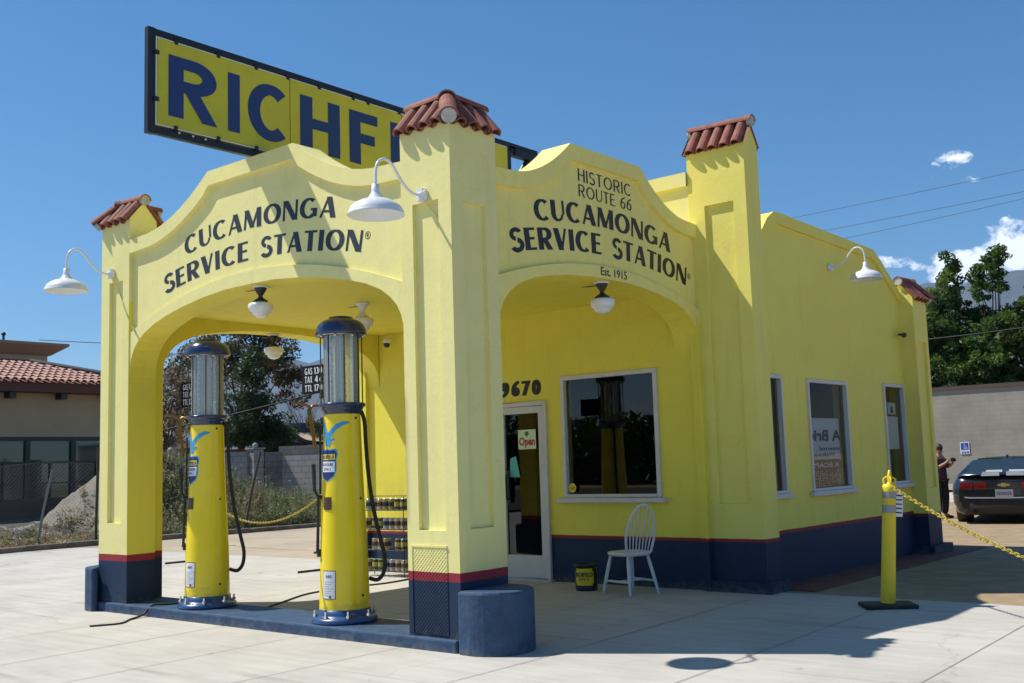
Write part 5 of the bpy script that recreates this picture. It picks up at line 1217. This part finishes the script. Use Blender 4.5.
# right: behind the grey wall
def cl(x0,x1,z0,z1,n,r,y=45,yr=1.5,seed=1):
    q=random.Random(seed); return [(q.uniform(x0,x1),y+q.uniform(-yr,yr),q.uniform(z0,z1),r*q.uniform(.7,1.2),r*q.uniform(.7,1.2),r*q.uniform(.6,1.0)) for _ in range(n)]
tree('leafy_tree',(-10.8,45,0),'tall leafy green tree beside the station, its left top spray against the cloud',[(-10.1,45,10.0,.55,.6,.55),(-10.3,45,9.2,.6,.6,.6),(-10.7,45,8.4,.8,.8,.7),(-11.2,45,7.6,1.1,1,.7),(-9.9,45,8.3,.4,.5,.5)]+cl(-13,-9.7,3.8,7.5,34,1.0,seed=3),[G1,G1,G3,G2],.12,900,.22)
tree('leafy_tree',(-8.8,45.5,0),'open leafy green tree with two high sprays, middle of the trees behind the grey wall',[(-8.3,45,10.0,.40,.5,.35),(-7.95,45,10.25,.40,.4,.40),(-8.7,45,9.7,.35,.4,.35),(-9.0,45,9.3,.35,.4,.4),(-8.2,45,9.4,.5,.5,.35),(-8.8,45,8.6,.55,.5,.4),(-8.0,45,8.7,.3,.4,.3)]+cl(-9.9,-6.6,3.8,7.6,38,.95,seed=5),[G1,G2,G1,G3],.12,900,.2)
tree('russet_tree',(-5.6,46,0),'dark russet leaved tree at the right edge behind the grey wall',cl(-6.9,-3.5,5.8,8.7,34,.9,y=46,seed=8)+cl(-6.5,-3,3.8,6,8,.9,y=46,seed=9),[RDL,G3,G1],.12,850,.2)
tree('low_shrub',(-7.5,41.6,0),'sunlit green shrub peeping over the top of the grey wall',cl(-11,-5,3.2,4.25,16,.5,y=41.8,yr=.4,seed=12),[G1,G3],.10,620,.1,cat='shrub')
# left: seen through the arches
tree('brown_tree',(-40,26.8,0),'tall tree with sparse brown autumn leaves seen behind the left pump',[(-40,q_,z_,1.1,1.2,1.0) for q_,z_ in ((24.2,6.4),(25.0,7.6),(26,8.6),(27,9.4),(28.2,9.2),(29.2,8.2),(29.8,7.0),(28.6,7.4),(24.6,5.2),(23.7,4.4),(30.2,6.0),(27.3,7.8),(26,6.5))],[BRL,RDL,BRL,G3],.12,330,.24,droop=.8)
tree('brown_tree',(-37,20.6,0),'smaller brown leaved tree left of the pump, above the little gabled house',[(-37,q_,z_,.9,.9,.8) for q_,z_ in ((19.6,4.4),(20.3,5.3),(21.2,6.2),(21.6,4.9),(20.4,3.6),(22.2,4.0),(19.3,3.3),(22.4,6.9))],[BRL,RDL,BRL,BRL],.10,330,.16,droop=.6)
tree('conifer',(-36,24.8,0),'dense dark green conifer standing in front of the brown leaved tree',[(-36,24.3+q_,z_,w_,w_,.8) for q_,z_,w_ in ((.0,2.6,1.2),(.9,2.6,1.2),(0,3.6,1.25),(1.0,3.7,1.15),(.1,4.7,1.05),(.8,4.9,.9),(.3,5.8,.8),(.4,6.7,.55),(1.6,3.0,.8),(-.7,3.1,.7))],[CON,CON,G3],.09,1050,.2)
tree('conifer',(-35,28.4,0),'small dark evergreen beside the right pump nozzle',[(-35,28.2,3.3,.6,.6,.7),(-35,28.5,4.2,.5,.5,.6),(-35,28.6,5.0,.35,.35,.6),(-35,28.7,5.6,.2,.25,.4)],[CON,G3],.09,900,.12)
bt=empty('bare_tree',(-37,28.4,0),'pale bare winter tree against the hazy hill between the pumps','tree'); mb=MB()
GBARK=mat('pale_bark',(.20,.16,.14),.9); Bp=Vector((-37,28.3,0)); limb(mb,Bp,Bp+Vector((0,.1,3.0)),.09,.06)
for k in range(26):
    a=rnd.uniform(0,6.28); z0=rnd.uniform(1.8,3.4); l=rnd.uniform(.8,1.7); p0=Bp+Vector((0,.1,z0)); p1=p0+Vector((math.cos(a)*l*.45,math.sin(a)*l*.55,l*1.1)); limb(mb,p0,p1,.022,.006,.05,4)
    for j in range(7):
        q=p0.lerp(p1,rnd.uniform(.3,1)); limb(mb,q,q+Vector((rnd.uniform(-.3,.3),rnd.uniform(-.4,.4),rnd.uniform(.1,.5))),.008,.003,.02,2)
mb.obj('trunk',GBARK,bt)

# weeds and rubble bank behind the fence
def bank_h(x,y):
    s=max(0,min(1,(-16.1-x)/3.2)); s=s*s*(3-2*s); a=max(0,min(1,(y-5.9)/3.6)); a=a*a*(3-2*a); b=max(0,min(1,(14.5-y)/3.5)); c=max(0,min(1,(-16.1-x)/2)) 
    far=max(0,min(1,(x+23.2)/2.5)); d=max(0,min(1,(12.2-y)/2.6)); return 1.85*s*a*d*far+.10*math.sin(x*2.1+y*1.7)*c+.06*math.sin(x*5+y*4.1)*c
mb=MB(); nx,ny=70,200; vs=[(-24+8.3*i/nx,-4+24*j/ny,bank_h(-24+8.3*i/nx,-4+24*j/ny)+.02+(rnd.random()**3*.06 if 0<i<nx else 0)) for i in range(nx+1) for j in range(ny+1)]
for i in range(nx):
    for j in range(ny):
        q4=(i*(ny+1)+j,(i+1)*(ny+1)+j,(i+1)*(ny+1)+j+1,i*(ny+1)+j+1); hh=vs[q4[0]][2]
        mb.f.append(q4); mb.m.append(1 if hh<.26+.1*math.sin(j*1.3) else 0); mb.sm.append(True)
mb.v=vs
SOIL=mat('dark_soil',(.085,.075,.062),.95,col2=(.045,.04,.036),vscale=6,bump=1,bscale=30)
tag(mb.obj('gravel_bank',[mat('gravel',(.23,.21,.17),.95,col2=(.14,.125,.10),vscale=22,bump=1,bscale=60),SOIL]),kind='structure')
mb=MB(); mb.quad((-33.4,-30,.052),(-24,-30,.052),(-24,19,.052),(-33.4,19,.052)); mb.quad((-24,-30,.052),(-15.55,-30,.052),(-15.55,-4,.052),(-24,-4,.052)); tag(mb.obj('soil',SOIL),kind='structure')
DRY=leafmat('dry_grass',(.30,.24,.13),(.16,.14,.07)); WEED=leafmat('weed_green',(.10,.13,.045),(.055,.075,.03)); WEEDP=leafmat('weed_pale',(.27,.28,.16),(.13,.15,.08))
mb=MB()
def stem_clump(x,y,h,n,mi,spread=.25):
    z=bank_h(x,y) if x<-15.7 else .05
    vs=[];fs=[]
    for _ in range(n):
        a=rnd.uniform(0,6.28); r_=spread*rnd.random(); p=Vector((x+r_*math.cos(a),y+r_*math.sin(a),z)); hh=h*rnd.uniform(.5,1.1); lean_=Vector((rnd.gauss(0,.18),rnd.gauss(0,.18),1)); wv=Vector((-math.sin(a),math.cos(a),0))*.006
        k=len(vs); q=p+lean_*hh; vs+=[p-wv,p+wv,q+wv*.5,q-wv*.5]; fs.append((k,k+1,k+2,k+3))
        for j in range(5):
            c=p.lerp(q,rnd.uniform(.25,1)); b=Vector((rnd.gauss(0,1),rnd.gauss(0,1),rnd.gauss(.3,.7))).normalized(); d_=b.cross(Vector((rnd.gauss(0,1),rnd.gauss(0,1),1))).normalized(); s=rnd.uniform(.02,.045); k=len(vs)
            vs+=[c,c+b*s+d_*s*.4,c+b*s*2,c+b*s-d_*s*.4]; fs.append((k,k+1,k+2,k+3))
    mb.add(vs,fs,mi)
for _ in range(1150):
    y=rnd.uniform(7.4,15.5); x=rnd.uniform(-18.6,-15.75); dn=(y-7.4)/8
    hmax=(.55 if y<9.6 else (.75 if x>-16.6 else 1.0)) if rnd.random()<.93 else 1.25
    stem_clump(x,y,rnd.uniform(.35,hmax)*(1 if y>8.4 else .6),14,rnd.choice([0,0,1,1,2]))
for _ in range(260):
    y=rnd.uniform(-1,9.5); x=rnd.uniform(-20,-15.9); stem_clump(x,y,rnd.uniform(.12,.35),9,rnd.choice([0,2,2]),.2)
tag(mb.obj('weeds',[WEED,WEEDP,DRY]),'scrubby green and straw coloured weeds growing behind the kerb','weeds',kind='stuff')
mb=MB()
for _ in range(40): leaves(mb,(-15.9+rnd.uniform(-.4,.3),rnd.uniform(1,5.2),.14),(.35,.4,.14),45,.045,rnd.randrange(2))
tag(mb.obj('leaf_litter',[BRL,DRY]),'heap of dry brown leaves caught at the foot of the fence','leaves',kind='stuff')

# ------------------------------------------------------------------ block walls behind the weeds
BLK=mat('block_wall_paint',(.40,.385,.36),.9,var=.15,vscale=2,bump=.4,bscale=30)
def brickmat(name,c1,c2,mortar,sx=2.5,rw=.5,rh=.2,axis='y'):
    m,t,b=nt(name); L=t.links; geo=N(t,'ShaderNodeNewGeometry'); sp=N(t,'ShaderNodeSeparateXYZ'); L.new(geo.outputs['Position'],sp.inputs[0]); ad=N(t,'ShaderNodeMath',operation='ADD'); L.new(sp.outputs['X'],ad.inputs[0]); L.new(sp.outputs['Y'],ad.inputs[1])
    cb_=N(t,'ShaderNodeCombineXYZ'); L.new(ad.outputs[0],cb_.inputs[0]); L.new(sp.outputs['Z'],cb_.inputs[1])
    br=N(t,'ShaderNodeTexBrick'); br.inputs['Scale'].default_value=1; br.inputs['Brick Width'].default_value=.4; br.inputs['Row Height'].default_value=.2; br.inputs['Mortar Size'].default_value=.010
    br.inputs['Color1'].default_value=(*c1,1); br.inputs['Color2'].default_value=(*c2,1); br.inputs['Mortar'].default_value=(*mortar,1); L.new(cb_.outputs[0],br.inputs['Vector'])
    n=N(t,'ShaderNodeTexNoise'); n.inputs['Scale'].default_value=.8; n.inputs['Detail'].default_value=8; L.new(geo.outputs['Position'],n.inputs['Vector']); mx=N(t,'ShaderNodeMix',data_type='RGBA',blend_type='MULTIPLY'); mx.inputs[0].default_value=.75
    r_=N(t,'ShaderNodeValToRGB'); r_.color_ramp.elements[0].position=.3; r_.color_ramp.elements[0].color=(.6,.6,.6,1); r_.color_ramp.elements[1].position=.7; L.new(n.outputs['Fac'],r_.inputs[0]); L.new(br.outputs[0],mx.inputs[6]); L.new(r_.outputs[0],mx.inputs[7]); L.new(mx.outputs[2],b.inputs['Base Color']); b.inputs['Roughness'].default_value=.9
    bp=N(t,'ShaderNodeBump'); bp.inputs['Strength'].default_value=.5; bp.inputs['Distance'].default_value=.01; L.new(br.outputs['Fac'],bp.inputs['Height']); bp.invert=True; L.new(bp.outputs[0],b.inputs['Normal']); return m
BWALL=brickmat('grey_blocks',(.36,.35,.33),(.42,.40,.37),(.22,.21,.19)); DWALL=brickmat('shade_dark_blocks',(.21,.195,.18),(.25,.23,.21),(.13,.12,.11))  # darker blocks put shade into the panels turned from the sun
def wall_seg(name,pts,h,label,m_,thick=.2,caps=()):
    o=empty(name,(pts[0][0],pts[0][1],0),label,'wall')
    mb=MB()
    for (a,b) in zip(pts,pts[1:]):
        a=Vector((*a,0));b=Vector((*b,0)); l=(b-a).length; T_=Matrix.Translation(a)@Matrix.Rotation(math.atan2(b.y-a.y,b.x-a.x),4,'Z'); mb.box(0,l,-thick/2,thick/2,-.2,h,T=T_)
    mb.obj('wall',m_,o)
    mb=MB()
    for (x,y,hh) in caps: mb.box(x-.2,x+.2,y-.2,y+.2,-.1,hh); mb.box(x-.24,x+.24,y-.24,y+.24,hh,hh+.05); mb.sphere((x,y,hh+.12),.10,7)
    if caps: mb.obj('pier',m_,o)
    return o
wall_seg('block_wall',[(-25.2,12.4),(-24.3,12.7)],2.05,'pale sunlit block wall with a pier left of the far pump',BWALL,caps=[(-24.2,12.8,2.1)])
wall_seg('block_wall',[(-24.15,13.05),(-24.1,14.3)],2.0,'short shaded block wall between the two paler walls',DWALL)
wall_seg('block_wall',[(-27.5,14.2),(-24.2,15.75)],2.15,'pale sunlit block wall behind the leaning fence post',BWALL,caps=[(-24.1,15.95,2.22)])
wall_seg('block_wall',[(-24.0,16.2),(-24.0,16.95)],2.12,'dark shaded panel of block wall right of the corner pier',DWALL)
wall_seg('block_wall',[(-23.95,17.0),(-21.0,17.75),(-12,19.8)],1.98,'long pale block wall behind the nearer pump, lower than its neighbours',BWALL)
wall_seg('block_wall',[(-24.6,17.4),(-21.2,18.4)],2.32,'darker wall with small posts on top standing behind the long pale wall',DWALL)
# small houses
HOUSE=mat('blue_grey_siding',(.16,.20,.26),.8); ROOFB=mat('brown_shingles',(.055,.035,.028),.9,var=.3,vscale=3); ROOFG=mat('grey_shingles',(.14,.15,.16),.9,var=.2,vscale=3); REDW=mat('red_brown_wall',(.12,.035,.028),.8); FASC=mat('tan_fascia',(.45,.33,.22),.7)
def gable_house(name,label,x0,x1,y0,y1,zw,zr,mw,mr,mf,over=.5):
    o=empty(name,((x0+x1)/2,(y0+y1)/2,0),label,'house'); ym=(y0+y1)/2
    mb=MB(); mb.box(x0,x1,y0,y1,0,zw); mb.add([(x1,y0,zw),(x1,y1,zw),(x1,ym,zr)],[(0,1,2)]); mb.obj('wall',mw,o)
    mb=MB(); s=(zr-zw)/(ym-y0)
    for sg_ in (-1,1):
        ye=ym+sg_*((y1-y0)/2+over); ze=zw-over*s
        mb.quad((x0,ye,ze),(x1+over,ye,ze),(x1+over,ym,zr+.02),(x0,ym,zr+.02)); mb.quad((x0,ye,ze-.12),(x1+over,ye,ze-.12),(x1+over,ym,zr-.10),(x0,ym,zr-.10)); mb.quad((x0,ye,ze),(x1+over,ye,ze),(x1+over,ye,ze-.12),(x0,ye,ze-.12))
    r_=mb.obj('roof',mr,o)
    mb=MB()
    for sg_ in (-1,1):
        ye=ym+sg_*((y1-y0)/2+over); ze=zw-over*s; mb.quad((x1+over+.01,ye,ze+.02),(x1+over+.01,ym,zr+.04),(x1+over+.01,ym,zr-.14),(x1+over+.01,ye,ze-.16))
    mb.obj('fascia',mf,r_)
    mb=MB(); mb.box(x1,x1+.04,ym-.5,ym+.5,zw-1.4,zw-.5); mb.obj('window',BLACK,o)
gable_house('gabled_house','small blue grey gabled house beyond the walls left of the far pump',-54,-46,25.0,28.4,2.55,3.75,HOUSE,ROOFG,PAPER)
o=empty('low_house',(-36,27,0),'low dark brown roofed house with red brown wall seen between the pumps','house')
mb=MB(); mb.box(-42,-36.2,25.5,33,0,2.6); mb.obj('wall',REDW,o)
mb=MB(); mb.quad((-35.5,24.6,2.75),(-35.5,33,2.75),(-39,33,3.95),(-39,25.2,3.95)); mb.quad((-35.5,24.6,2.75),(-39,25.2,3.95),(-42.5,24.6,2.75),(-42.5,24.6,2.74)); mb.quad((-35.5,24.6,2.75),(-35.5,33,2.75),(-35.5,33,2.6),(-35.5,24.6,2.6)); rr_=mb.obj('roof',ROOFB,o)
mb=MB(); mb.quad((-34.4,26.6,2.88),(-34.4,30,2.62),(-35.9,30,3.2),(-35.9,26.9,3.32)); mb.box(-34.4,-34.3,26.6,30,2.5,2.66); mb.obj('porch_roof',FASC,o)

# ------------------------------------------------------------------ left commercial building with tile eave and glass front
TAN=mat('tan_stucco',(.46,.34,.21),.8,var=.06,vscale=1,bump=.2,bscale=20); TAND=mat('tan_cornice',(.30,.22,.15),.8); BTILE=mat('bright_barrel_tile',(.42,.22,.16),.7,col2=(.26,.12,.085),vscale=6); DKT=mat('dark_ridge',(.05,.05,.055),.7); MULL=mat('dark_mullion',(.012,.016,.02),.35); SGL=mat('shop_glass',(.035,.06,.065),.03,spec=.9,metal=.25)
lb=empty('shop_building',(-36,8,0),'tan stucco shop building with clay tile eave and dark glass shopfront','building')
xb=-33; y0,y1=-8,16.4
mb=MB(); mb.box(xb-12,xb,y0,y1,3.0,4.95); mb.box(xb-12,xb-.35,y0,y1,0,3.0); mb.obj('wall',TAN,lb)
mb=MB(); mb.box(xb,xb+.75,y0,y1+.4,4.60,4.93); fo=mb.obj('fascia',mat('red_brown_fascia',(.12,.045,.035),.7),lb)
mb=MB(); y=-7.6
while y<y1: mb.box(xb,xb+.45,y,y+.24,4.38,4.60); y+=1.92
mb.obj('rafter_tails',MULL,lb)
mb=MB(); x_e=xb+.85; x_r=xb-2.6; ze,zr_=4.93,5.95
mb.quad((x_e,y0,ze),(x_e,y1+.5,ze),(x_r,y1-2.6,zr_),(x_r,y0,zr_)); mb.quad((x_e,y1+.5,ze),(x_r,y1-2.6,zr_),(xb-9,y1-2.6,zr_),(xb-12,y1+.5,ze))
L_=3.6; rows=7; ncol=int((y1+.5-y0)/.29)
for c_ in range(ncol):
    yy=y0+(c_+.5)*.29
    for r__ in range(rows):
        s0=r__/rows; s1=(r__+1.12)/rows
        lim=(y1+.5-yy)/3.1
        if s0>lim: continue
        s1=min(s1,lim,1.02); a=(x_e+(x_r-x_e)*s0,yy+rnd.uniform(-.01,.01),ze+(zr_-ze)*s0+.05); b=(x_e+(x_r-x_e)*s1,yy,ze+(zr_-ze)*s1+.015)
        half_tile(mb,a,b,(0,0,1),.125,.105,n=5,thick=.02)
mb.obj('tile_roof',BTILE,lb)
mb=MB(); mb.box(x_r-.25,x_r+.05,y0,y1-2.5,zr_-.05,zr_+.16); mb.tube([(x_r,y1-2.6,zr_+.08),(x_e-.2,y1+.35,ze+.22)],.14,n=8); mb.obj('ridge',DKT,lb)
mb=MB(); mb.box(-44,-38,-4,15.7,5.2,6.60); to=mb.obj('tower_block',TAN,lb)
mb=MB(); mb.add([(-37.9,-4.2,6.60),(-37.9,15.8,6.60),(-37.4,16.35,6.98),(-37.4,-4.6,6.98),(-44,15.8,6.6),(-44,16.35,6.98),(-37.4,16.35,7.08),(-37.4,-4.6,7.08),(-44,16.35,7.08),(-44,-4.6,7.08)],[(0,1,2,3),(1,4,5,2),(3,2,6,7),(2,5,8,6),(7,6,8,9)]); mb.obj('cornice',TAND,to)
mb=MB()
for y in (4.5,8.2,11.0,13.7): mb.tube([(-37.7,y,7.08),(-37.7,y,7.3)],.05,n=6); mb.sphere((-37.7,y,7.35),.09,6)
mb.obj('roof_lamps',BLACK,to)
# shopfront: each bay is a window
yy=y1-.2; bays=[1.9,1.75,1.75,2.1,1.75,1.75,2.1,1.75,1.75,2.1,1.75,1.75]
for k,bw in enumerate(bays):
    a,b=yy-bw,yy; yy=a
    if b<y0: break
    mb=MB(); mb.box(xb-.12,xb-.0,b-.13,b+.06,.05,3.0); mb.box(xb-.12,xb,a+.06,b-.13,2.85,3.0); mb.box(xb-.12,xb,a+.06,b-.13,.05,.75 if k%3 else .45); mb.box(xb-.10,xb-.01,a+.06,b-.13,2.02,2.09); mb.box(xb-.10,xb-.01,(a+b)/2-.06,(a+b)/2-.0,.05,2.02)
    mb.box(xb-.10,xb-.01,a+.06,b-.13,1.28,1.32)
    w_=mb.obj('window',MULL,lb); mb=MB(); mb.quad((xb-.08,a+.06,.4),(xb-.08+rnd.uniform(-.01,.01),b-.13,.4),(xb-.08+rnd.uniform(-.02,.02),b-.13,2.9),(xb-.08,a+.06,2.9)); mb.obj('pane',SGL,w_)

# ------------------------------------------------------------------ grey wall with parking sign
GW=brickmat('grey_stucco_wall',(.345,.325,.275),(.36,.34,.285),(.32,.305,.26))
o=empty('boundary_wall',(-6,40,0),'long plain grey wall with dark coping behind the parked car','wall')
mb=MB(); mb.box(-30,14,40,40.25,-.2,3.95); mb.obj('wall',GW,o); mb=MB(); mb.box(-30,14,39.93,40.32,3.95,4.10); mb.obj('coping',mat('dark_coping',(.085,.065,.055),.8),o)
tag((lambda m_:m_.obj('earth_strip',DIRT))((lambda m_:(sheet(m_,-30,14,33,40,.006),m_)[1])(MB())),kind='structure')
BLU=mat('sign_blue_enamel',(.02,.06,.36),.45)
o=empty('parking_sign',(-8.72,39.95,1.0),'small blue and white wheelchair parking sign on the grey wall','sign')
mb=MB(); mb.box(-9.08,-8.38,39.97,39.985,.90,1.72); mb.obj('plate',PAPER,o)
mb=MB(); yb=39.964; P2=lambda x,z:(x,yb,z)
mb.box(-9.02,-8.44,39.966,39.97,1.18,1.66,0); 
for k in range(3): mb.box(-8.98+k*.2,-8.84+k*.2,39.966,39.97,.94,1.08,0)
cx,cz=-8.70,1.36
for i in range(14):
    a0,a1=R(-200+i*17),R(-200+(i+1)*17); 
    mb.quad(P2(cx+.12*math.cos(a0),cz+.12*math.sin(a0)),P2(cx+.12*math.cos(a1),cz+.12*math.sin(a1)),P2(cx+.09*math.cos(a1),cz+.09*math.sin(a1)),P2(cx+.09*math.cos(a0),cz+.09*math.sin(a0)),1)
mb.quad(P2(cx-.05,cz+.0),P2(cx-.02,cz+.0),P2(cx-.04,cz+.18),P2(cx-.075,cz+.18),1); mb.quad(P2(cx-.05,cz+.0),P2(cx-.05,cz+.03),P2(cx+.09,cz+.03),P2(cx+.09,cz),1); mb.quad(P2(cx+.07,cz+.02),P2(cx+.10,cz+.02),P2(cx+.17,cz-.10),P2(cx+.14,cz-.12),1); mb.quad(P2(cx-.05,cz+.10),P2(cx+.05,cz+.10),P2(cx+.05,cz+.125),P2(cx-.05,cz+.125),1)
mb.lathe([(.0001,0),(.034,0)],n=14,mi=1,T=Matrix.Translation((cx-.065,yb,cz+.225))@Matrix.Rotation(R(90),4,'X')); mb.obj('symbol',[BLU,PAPER],o)

for k_ in kids(o): k_.matrix_parent_inverse=Matrix.Translation((.16,0,.0))@Matrix.Translation(-Vector(o.location)); 
o.scale=(.52,1,.60); 
for k_ in kids(o): k_.matrix_parent_inverse=Matrix.Translation(-Vector((-8.73,39.95,1.31)))
o.location=(-8.52,39.95,1.52)

# ------------------------------------------------------------------ overhead wires
def wire(a,b,r,label,sag=.25,mm=RUBBER):
    a=Vector(a);b=Vector(b); pts=[a.lerp(b,i/24)+Vector((0,0,-sag*4*(i/24)*(1-i/24))) for i in range(25)]; mb=MB(); mb.tube(pts,r,n=5,cap=False); tag(mb.obj('overhead_wire',mm),label,'wire')
def ext(a,b,k0,k1): a=Vector(a);b=Vector(b); return a+(a-b)*k0,b+(b-a)*k1
WG=mat('wire_grey',(.12,.13,.15),.6)
A,B=ext((-18.29,47.04,14.2),(-7.86,50.37,15.29),.6,.6); wire(A,B,.013,'highest of the three thin wires crossing the sky at the right',.1,WG)
A,B=ext((-16.99,47.79,13.38),(-8.0,50.59,14.24),.6,.6); wire(A,B,.013,'middle one of the three thin wires crossing the sky at the right',.1,WG)
A,B=ext((-16.12,48.26,12.88),(-8.04,50.65,13.9),.6,.6); wire(A,B,.013,'lowest of the three thin wires crossing the sky at the right',.1,WG)
A,B=ext((-12.96,44,6.55),(-8.79,44,6.68),.8,1.6); A=Vector((-12.5,41.5,6.33));B=Vector((-3.0,42.5,6.75)); wire(A,B,.035,'thick black wire sagging across the trees behind the grey wall',.12)
wire((-20.5,8.3,2.35),(-15.9,14.3,4.10),.022,'thick black wire rising behind the pumps across the left trees',.12)
wire((-47.5,20.0,8.50),(-44.5,26,8.36),.02,'faint thin wire above the shop roof at the far left',.05,WG)

# ------------------------------------------------------------------ mountains
mb=MB(); q=random.Random(4); n=170
def ridge(az):
    base=cat_interp([(-100,3.5),(-75,4.2),(-60,5.2),(-50,5.9),(-40,6.6),(-30,7.2),(-24,7.6),(-20,7.9),(-18,8.25),(-16,8.35),(-14,8.55),(-8,9.2),(0,8.6),(15,7.5),(40,5)],az)
    return base+.16*math.sin(az*1.9)+.12*math.sin(az*4.3+1)+.07*math.sin(az*9.1)+.04*math.sin(az*21)
D0=9000; vs=[];rows=10
for i in range(n+1):
    az=-100+140*i/n
    for j in range(rows+1):
        s=j/rows; dd=D0-2600*(1-s); zz=D0*math.tan(R(ridge(az)))*(s**1.15)+( (60*math.sin(az*3.1+j*1.7)+45*math.sin(az*7.7+j*2.9))*s*(1-s)*3)
        vs.append((5.9+dd*math.sin(R(az)),-6.4+dd*math.cos(R(az)),zz-5))
mb.add(vs,[(i*(rows+1)+j,(i+1)*(rows+1)+j,(i+1)*(rows+1)+j+1,i*(rows+1)+j+1) for i in range(n) for j in range(rows)],0,True)
tag(mb.obj('mountains',mat('mountain_scrub',(.11,.105,.075),.95,col2=(.06,.07,.05),vscale=.004,detail=8)),kind='structure')
# across the road (seen only as reflections in the glass)
ROAD=mat('asphalt',(.05,.05,.052),.9,var=.2,vscale=3); mb=MB(); mb.quad((-200,-34,.004),(200,-34,.004),(200,-18,.004),(-200,-18,.004)); tag(mb.obj('road',ROAD),kind='structure')
mb=MB()
for i in range(26):
    x=-58+i*4.6; leaves(mb,(x+rnd.uniform(-1,1),-44+rnd.uniform(-3,3),rnd.uniform(1.4,2.2)),(3.4,2.4,rnd.uniform(1.6,3.0)),1500,.34,i%2,.2)
for i in range(12):
    y=-34+i*5; leaves(mb,(38+rnd.uniform(-2,2),y,rnd.uniform(1.4,2.2)),(2.4,3.6,rnd.uniform(1.6,3.0)),1500,.34,i%2,.2)
tag(mb.obj('tree_line',[G3,CON]),'far row of dark trees across the road, behind the viewer',kind='stuff')
# air
hz=bpy.data.materials.new('haze_air'); hz.use_nodes=True; t=hz.node_tree; t.nodes.clear(); out=N(t,'ShaderNodeOutputMaterial'); pv=N(t,'ShaderNodeVolumePrincipled'); pv.inputs['Color'].default_value=(.34,.58,1,1); pv.inputs['Density'].default_value=.00005; pv.inputs['Anisotropy'].default_value=.1; t.links.new(pv.outputs[0],out.inputs['Volume'])
mb=MB(); mb.box(-9600,9600,-9600,12600,-1.5,1560); tag(mb.obj('haze',hz,fixn=True),kind='stuff')
